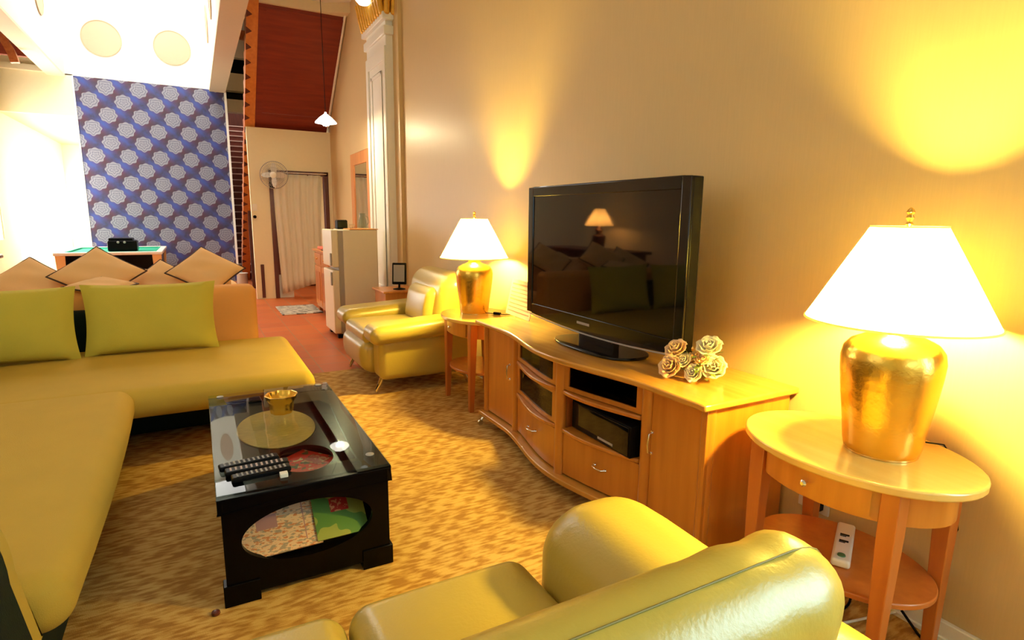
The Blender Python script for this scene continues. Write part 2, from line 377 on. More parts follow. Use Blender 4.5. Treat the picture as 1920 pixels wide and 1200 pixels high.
def thing(name, label, cat, loc=(0, 0, 0), group=None):
    o = bpy.data.objects.new(name, None); C.objects.link(o); o.empty_display_size = 0.1
    o.location = loc; OFF[o] = V(loc); o['label'] = label; o['category'] = cat
    if group: o['group'] = group
    return o
def tag(o, label, cat, group=None, kind=None):
    o['label'] = label; o['category'] = cat
    if group: o['group'] = group
    if kind: o['kind'] = kind
    return o
def struct(name, mb, m, parent=None, **k):
    o = ob(name, mb, m, parent, **k)
    if parent is None: o['kind'] = 'structure'
    return o
def sthing(name, loc=(0, 0, 0)):
    o = bpy.data.objects.new(name, None); C.objects.link(o); o.location = loc; OFF[o] = V(loc); o['kind'] = 'structure'; return o
def copy_tree(o, parent=None):
    c = o.copy(); C.objects.link(c)
    if parent is not None: c.parent = parent
    for ch in list(o.children): copy_tree(ch, c)
    return c
def rot(axis, deg, at=(0, 0, 0)): return Matrix.Translation(at) @ Matrix.Rotation(math.radians(deg), 4, axis) @ Matrix.Translation(-V(at))
def point_light(name, loc, power, col, rad, parent=None):
    l = bpy.data.lights.new(name, 'POINT'); l.energy = power; l.color = col; l.shadow_soft_size = rad
    o = bpy.data.objects.new(name, l); C.objects.link(o)
    if parent is not None: o.parent = parent; o.location = V(loc) - OFF[parent]
    else: o.location = loc
    return o

# =================================================================== SETTING
W = 2.28; ZC = 6.5
struct('floor', MB().box(-3.3, 2.5, -2.8, 22, -0.1, 0.0), 'tile')
o = ob('carpet', MB().rbox(-3.0, 2.27, -2.6, 5.58, 0.0, 0.012, 0.005, 2), 'carpet'); tag(o, 'golden brown streaked carpet covering the sitting area floor', 'carpet')
o.location.z = 0.0
struct('wall_right', MB().box(W, W + 0.2, -2.8, -1.7, -0.1, ZC).box(W, W + 0.2, -1.7, 0.2, -0.1, 0.9).box(W, W + 0.2, -1.7, 0.2, 2.6, ZC).box(W, W + 0.2, 0.2, 22, -0.1, ZC), 'wall')
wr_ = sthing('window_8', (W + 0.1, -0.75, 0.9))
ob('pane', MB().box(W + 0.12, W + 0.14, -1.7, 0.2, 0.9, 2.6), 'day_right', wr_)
ob('window_frame', MB().box(W + 0.04, W + 0.12, -1.7, -1.64, 0.9, 2.6).box(W + 0.04, W + 0.12, 0.14, 0.2, 0.9, 2.6), 'trimwhite', wr_)
struct('wall_right_return', MB().box(W - 0.045, W, 6.95, 7.16, 0, ZC), 'wall')
struct('baseboard_right', MB().box(W - 0.022, W, -2.6, 6.95, 0, 0.085).box(W - 0.03, W, -2.6, 6.95, 0.0, 0.03), 'trimwhite', bevel=0.004)
# left wall with openings for two added fill windows and the bay window
struct('wall_left', MB().box(-3.3, -3.1, -2.8, 0.4, -0.1, ZC).box(-3.3, -3.1, 0.4, 3.2, -0.1, 2.0).box(-3.3, -3.1, 0.4, 3.2, 4.2, ZC).box(-3.3, -3.1, 3.2, 12.5, -0.1, ZC).box(-3.3, -3.1, 12.5, 13.9, -0.1, 1.0).box(-3.3, -3.1, 12.5, 13.9, 3.2, ZC).box(-3.3, -3.1, 13.9, 14.9, -0.1, ZC)
       .box(-3.3, -3.1, 14.9, 20.4, -0.1, 0.5).box(-3.3, -3.1, 14.9, 20.4, 2.45, ZC).box(-3.3, -3.1, 20.4, 22, -0.1, ZC), 'cream')
wb = sthing('window_1', (-3.2, 17.6, 0.5))
ob('pane', MB().box(-3.22, -3.2, 14.9, 20.4, 0.5, 2.45), 'day_bay', wb)
ob('window_frame', MB().box(-3.2, -3.12, 14.9, 14.96, 0.5, 2.45).box(-3.2, -3.12, 20.34, 20.4, 0.5, 2.45).box(-3.2, -3.12, 16.7, 16.75, 0.5, 2.45).box(-3.2, -3.12, 18.5, 18.55, 0.5, 2.45).box(-3.2, -3.1, 14.9, 20.4, 0.5, 0.55), 'trimwhite', wb)
wg = sthing('fill_window_side', (-3.2, 12.5, 1.0))  # window added out of view to brighten the lintel
ob('pane', MB().box(-3.22, -3.2, 12.5, 13.9, 1.0, 3.2), 'fill_side', wg)
ob('window_frame', MB().box(-3.2, -3.12, 12.5, 12.56, 1.0, 3.2).box(-3.2, -3.12, 13.84, 13.9, 1.0, 3.2).box(-3.2, -3.12, 13.17, 13.23, 1.0, 3.2), 'trimwhite', wg)
wl = sthing('fill_window_left', (-3.2, 1.8, 2.0))  # window added out of view to light the upper right wall
ob('pane', MB().box(-3.22, -3.2, 0.4, 3.2, 2.0, 4.2), 'fill_left', wl)
ob('window_frame', MB().box(-3.2, -3.12, 0.4, 0.46, 2, 4.2).box(-3.2, -3.12, 3.14, 3.2, 2, 4.2).box(-3.2, -3.12, 1.78, 1.84, 2, 4.2).box(-3.2, -3.12, 0.4, 3.2, 3.0, 3.05), 'trimwhite', wl)
struct('wall_back', MB().box(-3.3, 0.0, -2.8, -2.6, -0.1, ZC).box(1.7, 2.5, -2.8, -2.6, -0.1, ZC).box(0.0, 1.7, -2.8, -2.6, -0.1, 1.2).box(0.0, 1.7, -2.8, -2.6, 2.8, ZC), 'cream')
wk = sthing('window_3', (0, -2.7, 0.9))
ob('pane', MB().box(0.0, 1.7, -2.74, -2.72, 1.2, 2.8), 'day_back', wk)
ob('window_frame', MB().box(0.0, 0.06, -2.72, -2.62, 1.2, 2.8).box(1.64, 1.7, -2.72, -2.62, 1.2, 2.8), 'trimwhite', wk)
struct('ceiling', MB().box(-3.3, 2.5, -2.8, 1.2, ZC, ZC + 0.2).box(-3.3, -1.4, 1.2, 4.2, ZC, ZC + 0.2).box(1.0, 2.5, 1.2, 4.2, ZC, ZC + 0.2).box(-3.3, 2.5, 4.2, 10.2, ZC, ZC + 0.2)
       .box(-3.3, -1.9, 10.2, 14.0, ZC, ZC + 0.2).box(0.4, 2.5, 10.2, 14.0, ZC, ZC + 0.2).box(-3.3, 2.5, 14.0, 17.7, ZC, ZC + 0.2).box(-3.3, 0.8, 17.7, 20.2, ZC, ZC + 0.2).box(2.2, 2.5, 17.7, 20.2, ZC, ZC + 0.2).box(-3.3, 2.5, 20.2, 22, ZC, ZC + 0.2), 'white')
s3 = sthing('fill_skylight_stairs', (1.5, 19, ZC)); ob('skylight_pane', MB().box(0.8, 2.2, 17.7, 20.2, ZC + 0.1, ZC + 0.12), 'day_void', s3)  # skylight added out of view to brighten the stairs
s1 = sthing('fill_skylight_room', (-0.2, 2.7, ZC)); ob('skylight_pane', MB().box(-1.4, 1.0, 1.2, 4.2, ZC + 0.1, ZC + 0.12), 'fill_room', s1)  # skylight added out of view as general room fill
s2 = sthing('window_5', (-0.75, 12.1, ZC)); ob('skylight_pane', MB().box(-1.9, 0.4, 10.2, 14.0, ZC + 0.1, ZC + 0.12), 'day_void', s2)
# far part: partition with flower wallpaper, gallery void above it
YP = 14.5; ZS = 4.12
struct('wall_partition', MB().box(-1.88, 0.76, YP, YP + 0.12, 0, ZS), 'flower')
struct('trim_partition', MB().box(0.755, 0.80, YP - 0.02, YP + 0.14, 0, ZS).box(-1.90, -1.875, YP - 0.01, YP + 0.14, 0, ZS), 'trimwhite')
struct('wall_lintel', MB().box(-3.1, -1.88, YP, YP + 0.12, 3.36, ZS + 0.02), 'cream')
struct('ceiling_bay', MB().box(-3.1, -1.88, YP + 0.12, 20.5, 3.36, 3.5), 'tan')
struct('wall_bay', MB().box(-3.1, -1.6, 20.5, 20.7, 0, 3.5).box(-1.88, -1.76, YP + 0.12, 20.5, 0, 3.5), 'cream')
def plaque(name, cx, cy, cz, axis, r=0.335):
    t = sthing(name, (cx, cy, cz))
    mt = {'y': Matrix.Translation((cx, cy, cz)) @ Matrix.Rotation(PI / 2, 4, 'X'), 'x': Matrix.Translation((cx, cy, cz)) @ Matrix.Rotation(-PI / 2, 4, 'Y'), 'x-': Matrix.Translation((cx, cy, cz)) @ Matrix.Rotation(PI / 2, 4, 'Y')}[axis]
    ob('disc', MB().lathe([(r - 0.012, 0.0), (r - 0.012, 0.012)], n=48, mtx=mt), 'peachdisc', t)
    ob('rim', MB().lathe([(r - 0.014, 0.0), (r, 0.0), (r, 0.02), (r - 0.014, 0.02), (r - 0.014, 0.0)], n=48, caps=False, mtx=mt), 'discrim', t)
ZT = ZC
struct('wall_gallery_back', MB().box(-2.04, 0.77, YP, YP + 0.12, ZS, ZT), 'white')
struct('wall_gallery_left', MB().box(-2.10, -2.0, 10.0, YP, ZS, ZT), 'white')
struct('trim_gallery_left', MB().box(-2.28, -2.0, 10.0, YP, ZS - 0.04, ZS), 'cream')
struct('wall_gallery_right', MB().box(0.48, 0.62, 5.6, YP, ZS, ZT), 'white')
struct('trim_gallery_right', MB().box(0.475, 0.78, 5.6, YP, ZS - 0.04, ZS), 'tan')
plaque('trim_1', -1.35, YP - 0.001, 4.87, 'y'); plaque('trim_2', -0.15, YP - 0.001, 4.86, 'y')
plaque('trim_3', -1.999, 12.75, 5.05, 'x-'); plaque('trim_4', 0.479, 13.1, 5.05, 'x'); plaque('trim_5', 0.479, 11.1, 4.93, 'x')
struct('trim_cornice', MB().box(-3.1, -2.04, YP - 0.12, YP + 0.02, 4.12, 4.22).box(-3.1, -2.04, YP - 0.06, YP + 0.02, 4.22, 4.40).box(-3.1, -2.04, YP - 0.14, YP + 0.02, 4.40, 4.47), 'cream')
arc = [(-2.55 + 0.0 * i, 12.2, 0) for i in range(2)]
aw = MB(); R0 = 0.98
rings = []
for i in range(25):
    a = math.radians(8 + 82 * i / 24); q = []
    for (dr, dy) in ((0, 0), (0.11, 0), (0.11, 0.1), (0, 0.1)): q.append((-3.38 + (R0 + dr) * math.cos(a), 12.45 + dy, 3.72 + (R0 + dr) * math.sin(a)))
    rings.append(q)
aw.loft(rings); struct('trim_arch', aw, 'stringer')
struct('wall_gallery_wood', MB().box(-3.1, -2.11, 13.3, 13.4, 4.14, ZT), 'red')

# door wall, door, slope under the stairs
YD = 11.2
struct('wall_far', MB().box(0.885, 1.20, YD, YD + 0.12, 0, 2.98).box(1.20, 2.21, YD, YD + 0.12, 2.27, 2.98).box(2.21, W, YD, YD + 0.12, 0, 2.98), 'cream')
struct('wall_far_room', MB().box(0.95, W, 12.9, 13.0, 0, 2.9), 'darkwood')
dd = sthing('door_1', (1.7, YD, 0))
ob('door_frame', MB().box(1.20, 1.27, YD - 0.02, YD + 0.14, 0, 2.27).box(2.14, 2.21, YD - 0.02, YD + 0.14, 0, 2.27).box(1.20, 2.21, YD - 0.02, YD + 0.14, 2.20, 2.27), 'darkwood', dd, bevel=0.005)
ob('lower_panel', MB().box(1.27, 1.52, YD + 0.05, YD + 0.08, 0.0, 0.42), 'trimwhite', dd)
struct('dark_gap_strip', MB().box(0.975, 1.03, YD - 0.012, YD, 0.02, 0.62), 'darkwood')  # flat dark strip stands in for the dark gap in the post
# curtain
cm = MB(); rows = []
for k in range(15):
    z = 2.21 - (2.21 - 0.28) * k / 14; row = []
    for i in range(70):
        t = i / 69; x = 1.26 + 0.83 * t - 0.06 * (k / 14) * t * 2.0 + 0.06 * (k / 14) ** 2
        zz = z - (0.20 * (1 - t) * (k / 14) ** 3)
        y = YD - 0.045 + 0.022 * math.sin(t * 46 + 0.5 * math.sin(k * 0.5)) + 0.012 * math.sin(t * 19 + 1 + k * 0.08); row.append((x, y, zz))
    rows.append(row)
cm.loft(rows, closed=False, caps=False)
cu = thing('door_curtain', 'sheer cream curtain hanging across the far doorway', 'curtain', (1.7, YD - 0.05, 2.24))
c_ = ob('cloth', cm, 'sheer', cu, sharp=180); sol = c_.modifiers.new('s', 'SOLIDIFY'); sol.thickness = 0.003
ob('rod', MB().tube([(1.22, YD - 0.045, 2.235), (2.18, YD - 0.045, 2.235)], 0.010), 'chrome', cu)

# stairs to the left of the door wall (rising away)
st = sthing('trim_staircase', (1.1, 14.7, 0))
rs = MB(); ns = MB()
for i in range(24):
    z = 0.175 * i; y = 14.72 + 0.25 * i
    rs.box(0.82, 1.9, y + 0.02, y + 0.30, z, z + 0.15)
    ns.box(0.82, 1.9, y - 0.01, y + 0.30, z + 0.15, z + 0.175)
ob('risers', rs, 'riser', st); ob('treads', ns, 'nosing', st)
struct('trim_beams', MB().box(0.80, 2.2, 16.0, 16.25, 3.93, 4.22).box(0.80, 2.2, 16.0, 16.25, 4.42, 4.82), 'cream')
struct('gap_shade_sheet', MB().box(0.80, 2.2, 16.26, 16.3, 4.18, 4.46).box(0.80, 2.2, 16.26, 16.3, 4.78, 5.22), 'black')  # black sheets stand in for the shade between the beams
struct('wall_stairwell', MB().box(0.80, 2.2, 16.05, 16.25, 5.19, 5.60), 'white')
struct('trim_orange_sill', MB().box(0.80, 2.2, 15.95, 16.25, 5.60, 5.80), 'stringer')
struct('wall_stair_end', MB().box(0.7, W, 21, 21.2, 0, ZC), 'darkwood')
struct('wall_gallery_far', MB().box(0.8, 2.2, 17.5, 17.6, 5.80, 6.5), 'white')
struct('trim_slanted_frame', MB().box(-0.06, 0.06, -0.03, 0.03, 0, 1.0, mtx=Matrix.Translation((0.86, 15.9, 5.72)) @ Matrix.Rotation(math.radians(14), 4, 'Y')), 'darkwood')
# sloping underside: z = 3.0 + (11.3-y)*0.86
def zs(y): return 3.0 + (11.3 - y) * 0.86
# boarded panel
pv = []
yt, yb = 9.62, 11.22
def slab(x0, x1, y0, y1, dz0, dz1):
    return [(x0, y0, zs(y0) + dz0), (x1, y0, zs(y0) + dz0), (x1, y1, zs(y1) + dz0), (x0, y1, zs(y1) + dz0), (x0, y0, zs(y0) + dz1), (x1, y0, zs(y0) + dz1), (x1, y1, zs(y1) + dz1), (x0, y1, zs(y1) + dz1)]
BF = [(0, 3, 2, 1), (4, 5, 6, 7), (0, 1, 5, 4), (1, 2, 6, 5), (2, 3, 7, 6), (3, 0, 4, 7)]
struct('ceiling_stair_underside', MB().add(slab(1.02, W - 0.04, 9.62, 11.32, 0, 0.12), BF), 'red')
struct('trim_board_frame', MB().add(slab(1.02, 1.14, 9.64, 11.2, -0.015, 0), BF).add(slab(1.14, W - 0.04, 11.05, 11.2, -0.015, 0), BF), 'red')
struct('trim_pipe', MB().tube([(W - 0.03, 11.2, zs(11.2) - 0.0), (W - 0.03, 9.4, zs(9.4) + 0.02)], 0.022), 'trimwhite')
# white bulkhead above the slope
struct('ceiling_bulkhead', MB().prism([(1.0, 9.75), (2.02, 9.75), (2.28, 9.45), (2.28, 7.9), (1.0, 7.9)], 4.64, 4.75), 'white')
bk = MB()
bk.prism([(1.02, 9.93), (2.05, 9.93), (2.28, 9.62), (2.28, 9.40), (1.98, 9.75), (1.02, 9.75)], 4.12, 4.95)
struct('trim_bulkhead', MB().prism([(1.02, 9.75), (2.04, 9.75), (2.28, 9.60), (2.28, 9.36), (1.96, 9.56), (1.02, 9.56)], 4.50, 5.02), 'cream')
# stringer with sawtooth steps
sm = MB(); poly = []
ys = 14.75; step = 0.205
pts_low = [(ys, zs(ys) - 0.02), (8.6, zs(8.6) - 0.02)]
top = []
y = 8.6
while y < ys:
    top.append((y, zs(y) + 0.30)); top.append((y + step, zs(y) + 0.30)); y += step
poly = pts_low + top
for x0, x1 in ((0.88, 1.02),):
    n = len(poly); vs = [(x0, a, b) for a, b in poly] + [(x1, a, b) for a, b in poly]
    fs = [(i, (i + 1) % n, n + (i + 1) % n, n + i) for i in range(n)] + [tuple(range(n)), tuple(reversed(range(n, 2 * n)))]
    sm.add(vs, fs)
struct('trim_stringer', sm, 'stringer', sharp=20)
struct('trim_stringer_edge', MB().add([(x, a, b) for (a, b) in ((ys, zs(ys) - 0.05), (8.6, zs(8.6) - 0.05), (8.6, zs(8.6)), (ys, zs(ys))) for x in (0.87, 1.03)], [(0, 1, 3, 2), (2, 3, 5, 4), (4, 5, 7, 6), (6, 7, 1, 0), (0, 2, 4, 6), (1, 7, 5, 3)]), 'orangewood')
for i in range(26):
    y = 14.5 - 0.205 * i
struct('trim_tread_ends', (lambda mb: [mb.add([(0.868, a, zs(a) - 0.052), (0.945, a + 0.045, zs(a + 0.045) - 0.052), (0.868, a + 0.085, zs(a + 0.085) - 0.052), (0.868, a, zs(a) - 0.062), (0.945, a + 0.045, zs(a + 0.045) - 0.062), (0.868, a + 0.085, zs(a + 0.085) - 0.062)], [(0, 1, 2), (5, 4, 3), (0, 3, 4, 1), (1, 4, 5, 2), (2, 5, 3, 0)]) for a in [8.6 + step * k for k in range(29)]] and mb)(MB()), 'darkwood')
struct('wall_under_stair', MB().box(1.03, 1.06, YD + 0.12, 14.4, 0, 0.05).box(1.9, W, 13.0, 20.9, 0, 3.0), 'darkwood')

# pilaster with gilded capital
pil = sthing('trim_pilaster', (2.2, 7.6, 0))
x0 = 2.15
ob('shaft', MB().box(x0, W, 7.16, 8.02, 0, 3.86), 'trimwhite', pil, bevel=0.006)
ob('moulding', MB().box(x0 - 0.02, x0, 7.16, 7.24, 0.3, 3.5).box(x0 - 0.02, x0, 7.92, 8.02, 0.3, 3.5).box(x0 - 0.02, x0, 7.24, 7.92, 3.35, 3.5).box(x0 - 0.02, x0, 7.24, 7.92, 0.3, 0.45)
   .box(x0 - 0.012, x0, 7.34, 7.38, 0.55, 3.25).box(x0 - 0.012, x0, 7.78, 7.82, 0.55, 3.25).box(x0 - 0.012, x0, 7.34, 7.82, 3.21, 3.25).box(x0 - 0.012, x0, 7.34, 7.82, 0.55, 0.59), 'trimwhite', pil, bevel=0.004)
ob('neck', MB().box(x0 - 0.03, W, 7.12, 8.06, 3.62, 3.72).box(x0 - 0.05, W, 7.10, 8.08, 3.78, 3.86), 'trimwhite', pil, bevel=0.01)
cap = MB()
for row in range(3):
    for j in range(10):
        y = 7.12 + 0.095 * j + (0.04 if row % 2 else 0); z = 3.84 + row * 0.16
        cap.rbox(x0 - 0.07 - row * 0.02, x0, y, y + 0.075, z, z + 0.2, 0.03, 3, mtx=rot('Y', -12, (x0, y, z)))
    for j in range(2):
        xx = x0 - 0.03 + 0.08 * j; z = 3.84 + row * 0.16
        cap.rbox(xx, xx + 0.07, 7.08 - row * 0.02, 7.16, z, z + 0.2, 0.03, 3, mtx=rot('X', 12, (xx, 7.16, z)))
cap.box(x0, W, 7.14, 8.04, 3.86, 4.35)
ob('capital', cap, 'goldorn', pil)
gl = thing('globe_wall_light', 'white round globe wall light beside the gilded capital', 'light', (2.1, 7.62, 4.08))
ob('globe', MB().lathe([(0.001, -0.11), (0.06, -0.095), (0.1, -0.05), (0.11, 0), (0.1, 0.05), (0.06, 0.095), (0.001, 0.11)], 1.98, 7.45, 4.10, 24), 'globe', gl)
ob('arm', MB().tube([(1.98, 7.45, 4.2), (2.03, 7.45, 4.25), (2.12, 7.45, 4.25)], 0.012), 'brass', gl)

# =================================================================== LAMPS & END TABLES
def table_lamp(loc, label, k=1.0):
    t = thing('table_lamp', label, 'lamp', (0, 0, 0), 'gold table lamps')
    prof = [(0.0, 0.0), (0.104, 0.0), (0.112, 0.008), (0.117, 0.03), (0.125, 0.10), (0.138, 0.19), (0.147, 0.27), (0.150, 0.32), (0.144, 0.352), (0.126, 0.376), (0.095, 0.392), (0.065, 0.402), (0.05, 0.412), (0.048, 0.43), (0.0, 0.43)]
    ob('vase_base', MB().lathe(prof, n=48, caps=False), 'gold', t, sharp=60, label='gold leafed vase shaped base')
    ob('foot_ring', MB().lathe([(0.10, -0.0), (0.110, 0.0), (0.110, 0.008), (0.10, 0.008)], n=40, caps=False), 'brass', t)
    ob('socket', MB().lathe([(0.048, 0.43), (0.04, 0.44), (0.018, 0.445), (0.018, 0.50), (0.014, 0.54)], n=20), 'brass', t)
    b = ob('bulb', MB().lathe([(0.012, 0.49), (0.018, 0.52), (0.034, 0.565), (0.040, 0.595), (0.034, 0.625), (0.018, 0.642), (0.001, 0.647)], n=20), 'bulb', t)
    ob('harp', MB().tube([(0, -0.03, 0.47), (0, -0.055, 0.53), (0, -0.055, 0.62), (0, -0.03, 0.70), (0, 0, 0.755), (0, 0.03, 0.70), (0, 0.055, 0.62), (0, 0.055, 0.53), (0, 0.03, 0.47)], 0.0025, 8), 'brass', t)
    sp_ = [(0.272, 0.445), (0.105, 0.752)]
    sh = ob('lamp_shade', MB().lathe([sp_[0], (0.23, 0.522), (0.188, 0.60), (0.146, 0.677), sp_[1]], n=64, caps=False), 'shade', t, sharp=180)
    ob('shade_rim', MB().lathe([(0.270, 0.443), (0.274, 0.443), (0.274, 0.449), (0.270, 0.449), (0.270, 0.443)], n=64, caps=False), 'shade', sh)
    ob('top_ring', MB().lathe([(0.103, 0.749), (0.107, 0.749), (0.107, 0.754), (0.103, 0.754), (0.103, 0.749)], n=48, caps=False).tube([(-0.104, 0, 0.751), (0.104, 0, 0.751)], 0.002, 6).tube([(0, -0.104, 0.751), (0, 0.104, 0.751)], 0.002, 6), 'shade', sh)
    ob('finial', MB().lathe([(0.004, 0.752), (0.012, 0.760), (0.006, 0.768), (0.012, 0.780), (0.008, 0.790), (0.013, 0.797), (0.009, 0.806), (0.002, 0.812)], n=16), 'brass', t)
    t.location = loc
    return t
L1 = table_lamp((2.00, 1.03, 0.733), 'near gold table lamp with lit shade, on the oval table right of the cabinet')
L2 = copy_tree(L1); L2.location = (1.95, 4.22, 0.733); L2['label'] = 'far gold table lamp with lit shade, between armchair and television'

def end_table(loc, label):
    t = thing('end_table', label, 'side table', (0, 0, 0), 'oval end tables')
    def ell(rx, ry, n=64): return [(rx * math.cos(2 * PI * i / n), ry * math.sin(2 * PI * i / n)) for i in range(n)]
    ob('tabletop', MB().prism(ell(0.292, 0.385), 0.692, 0.72), 'maplelit', t, bevel=0.006)
    ob('shelf', MB().prism(ell(0.225, 0.30), 0.285, 0.305), 'mapledark', t, bevel=0.004)
    # curved apron
    ap = MB(); n = 64; ring = []
    for (k, z) in ((1.0, 0.575), (1.0, 0.692), (0.93, 0.692), (0.93, 0.575)):
        ring.append([(0.232 * k * math.cos(2 * PI * i / n), 0.318 * k * math.sin(2 * PI * i / n), z) for i in range(n)])
    ring.append(ring[0]); ap.loft(ring, caps=False); ob('apron', ap, 'maple', t)
    dr = MB(); ring = []
    a0, a1 = math.radians(146), math.radians(214)
    for (k, z) in ((1.0, 0.583), (1.0, 0.685), (1.035, 0.685), (1.035, 0.583)):
        ring.append([(0.234 * k * math.cos(a0 + (a1 - a0) * i / 20), 0.320 * k * math.sin(a0 + (a1 - a0) * i / 20), z) for i in range(21)])
    d = MB(); rr = [[r[i] for r in ring] for i in range(21)]; d.loft(rr)
    dro = ob('drawer', d, 'maple', t)
    ob('knob', MB().lathe([(0.004, 0), (0.004, 0.012), (0.011, 0.016), (0.012, 0.022), (0.006, 0.028)], n=16, mtx=Matrix.Translation((-0.242, 0, 0.634)) @ Matrix.Rotation(-PI / 2, 4, 'Y')), 'chrome', dro)
    for sx, sy in ((-1, -1), (-1, 1), (1, -1), (1, 1)):
        cx, cy = sx * 0.165, sy * 0.235
        rings = []
        for z, h in ((0.0, 0.0175), (0.3, 0.023), (0.55, 0.028), (0.69, 0.028)):
            dx = sx * 0.012 * (1 - z / 0.69)
            rings.append([(cx + dx + a * h, cy + b * h, z) for a, b in ((-1, -1), (1, -1), (1, 1), (-1, 1))])
        ob('leg', MB().loft(rings), 'mapledark', t, bevel=0.003)
    t.location = loc
    return t
E1 = end_table((1.965, 1.10, 0.012), 'oval maple end table carrying the near lamp, drawer with round knob')
E2 = copy_tree(E1); E2.location = (1.95, 4.13, 0.012); E2['label'] = 'oval maple end table between armchair and television cabinet, under the far lamp'
for i, (p, lab) in enumerate((((2.08, 0.93, 0.733), 'black inline lamp switch on a cord, on the near end table'), ((2.05, 4.03, 0.733), 'black inline lamp switch on a cord, on the far end table'))):
    t = thing('cord_switch', lab, 'switch', p, 'lamp cord switches')
    x, y, z = p; z += 0.006
    if i == 0: a = (2.02, 1.13, z); pts = [(2.035, 1.135, z), (2.1, 1.115, z), (2.15, 1.07, z)]; c0 = (2.15, 1.07, z); c1 = (2.185, 1.01, z)
    else: pts = [(1.98, 4.16, z), (2.02, 4.12, z), (2.05, 4.07, z)]; c0 = (2.05, 4.07, z); c1 = (2.09, 4.02, z)
    v = V(c1) - V(c0); e = V(c1) + v * 0.6
    ob('cord', MB().tube(pts, 0.0028, 8).tube([c1, e, (W - 0.05, e.y - 0.03, z), (W - 0.03, e.y - 0.06, z - 0.05), (W - 0.03, e.y - 0.10, 0.45), (W - 0.04, e.y - 0.02, 0.2)], 0.0028, 8), 'blackmat', t)
    ang = math.degrees(math.atan2(v.y, v.x)); l = v.length / 2
    ob('switch_body', MB().rbox(-l, l, -0.014, 0.014, -0.006, 0.016, 0.008, 3, mtx=Matrix.Translation((V(c0) + V(c1)) / 2) @ Matrix.Rotation(math.radians(ang), 4, 'Z')), 'blackmat', t)

# =================================================================== TV CABINET
TV = thing('tv_cabinet', 'long bow fronted maple television cabinet against the right wall', 'cabinet', (1.95, 2.6, 0))
Y0, Y1 = 1.53, 3.67
def bow(y, base=1.70, amp=0.105, c=2.56, hw=0.72):
    t = (y - c) / hw
    return base if abs(t) >= 1 else base - amp * 0.5 * (1 + math.cos(PI * t))
def topy(off, n=60): return [(bow(Y0 + (Y1 - Y0) * i / n) + off, Y0 + (Y1 - Y0) * i / n) for i in range(n + 1)]
ob('cabinet_top', MB().prism([(2.275, Y0), (2.275, Y1)] + topy(0)[::-1], 0.752, 0.782), 'mapley', TV, bevel=0.008)
ob('plinth', MB().prism([(2.26, Y0 + 0.03), (2.26, Y1 - 0.03)] + [(max(bow(y0), 0) + 0.015, y0) for y0 in [Y0 + 0.03 + (Y1 - Y0 - 0.06) * i / 60 for i in range(61)]][::-1], 0.085, 0.115), 'mapley', TV, bevel=0.005)
# right side box, left side box
def fx(y): return bow(y) + 0.045
ob('side_panel', MB().box(1.76, 2.25, 1.555, 1.575, 0.115, 0.752).box(1.742, 1.775, 1.552, 1.572, 0.115, 0.752), 'maple', TV, bevel=0.003)
ob('side_panel', MB().box(1.76, 2.25, 3.62, 3.64, 0.115, 0.752), 'maple', TV, bevel=0.003)
ob('back_panel', MB().box(2.235, 2.25, 1.575, 3.62, 0.115, 0.752), 'mapledark', TV)
for xq, yq in ((1.80, 1.90), (1.70, 2.49), (1.80, 3.17)): ob('inner_divider', MB().box(xq, 2.235, yq, yq + 0.015, 0.115, 0.752), 'mapledark', TV)
def post(y, w_, d=0.05, xo=0.0):
    a = [(math.cos(2 * PI * i / 24), math.sin(2 * PI * i / 24)) for i in range(24)]
    return MB().prism([(fx(y) + xo + d * 0.5 + d * 0.5 * c, y + w_ * 0.5 * s_) for c, s_ in a], 0.115, 0.752)
for y, ww, dd_ in ((1.575, 0.055, 0.06), (1.925, 0.06, 0.06), (2.50, 0.07, 0.06), (3.165, 0.055, 0.06), (3.605, 0.045, 0.05)):
    ob('post', post(y, ww, dd_), 'maple', TV, sharp=50)
def curved(y0, y1, z0, z1, th=0.018, xo=0.006, n=14, extra=0.0):
    ys_ = [y0 + (y1 - y0) * i / n for i in range(n + 1)]
    def xx(y): return fx(y) + xo - extra * (1 - ((2 * y - y0 - y1) / (y1 - y0)) ** 2)
    return MB().prism([(xx(y), y) for y in ys_] + [(xx(y) + th, y) for y in ys_[::-1]], z0, z1)
def pull(parent, y, z, horiz=True, L=0.075):
    x = fx(y) - 0.0
    if horiz: pts = [(x + 0.006, y - L / 2, z), (x - 0.016, y - L / 2 + 0.008, z), (x - 0.024, y, z), (x - 0.016, y + L / 2 - 0.008, z), (x + 0.006, y + L / 2, z)]
    else: pts = [(x + 0.006, y, z - L / 2), (x - 0.016, y, z - L / 2 + 0.006), (x - 0.02, y, z), (x - 0.016, y, z + L / 2 - 0.006), (x + 0.006, y, z + L / 2)]
    ob('handle', MB().tube(pts, 0.0045, 10).lathe([(0.009, 0), (0.007, 0.006)], n=14, mtx=Matrix.Translation(pts[0]) @ Matrix.Rotation(-PI / 2, 4, 'Y')).lathe([(0.009, 0), (0.007, 0.006)], n=14, mtx=Matrix.Translation(pts[-1]) @ Matrix.Rotation(-PI / 2, 4, 'Y')), 'chrome', parent)
# doors
d = ob('door', curved(1.602, 1.893, 0.125, 0.745, xo=0.022), 'maple', TV, bevel=0.003); pull(d, 1.868, 0.50, False, 0.10)
d = ob('door', curved(3.195, 3.58, 0.125, 0.745, xo=0.022), 'maple', TV, bevel=0.003); pull(d, 3.225, 0.50, False, 0.10)
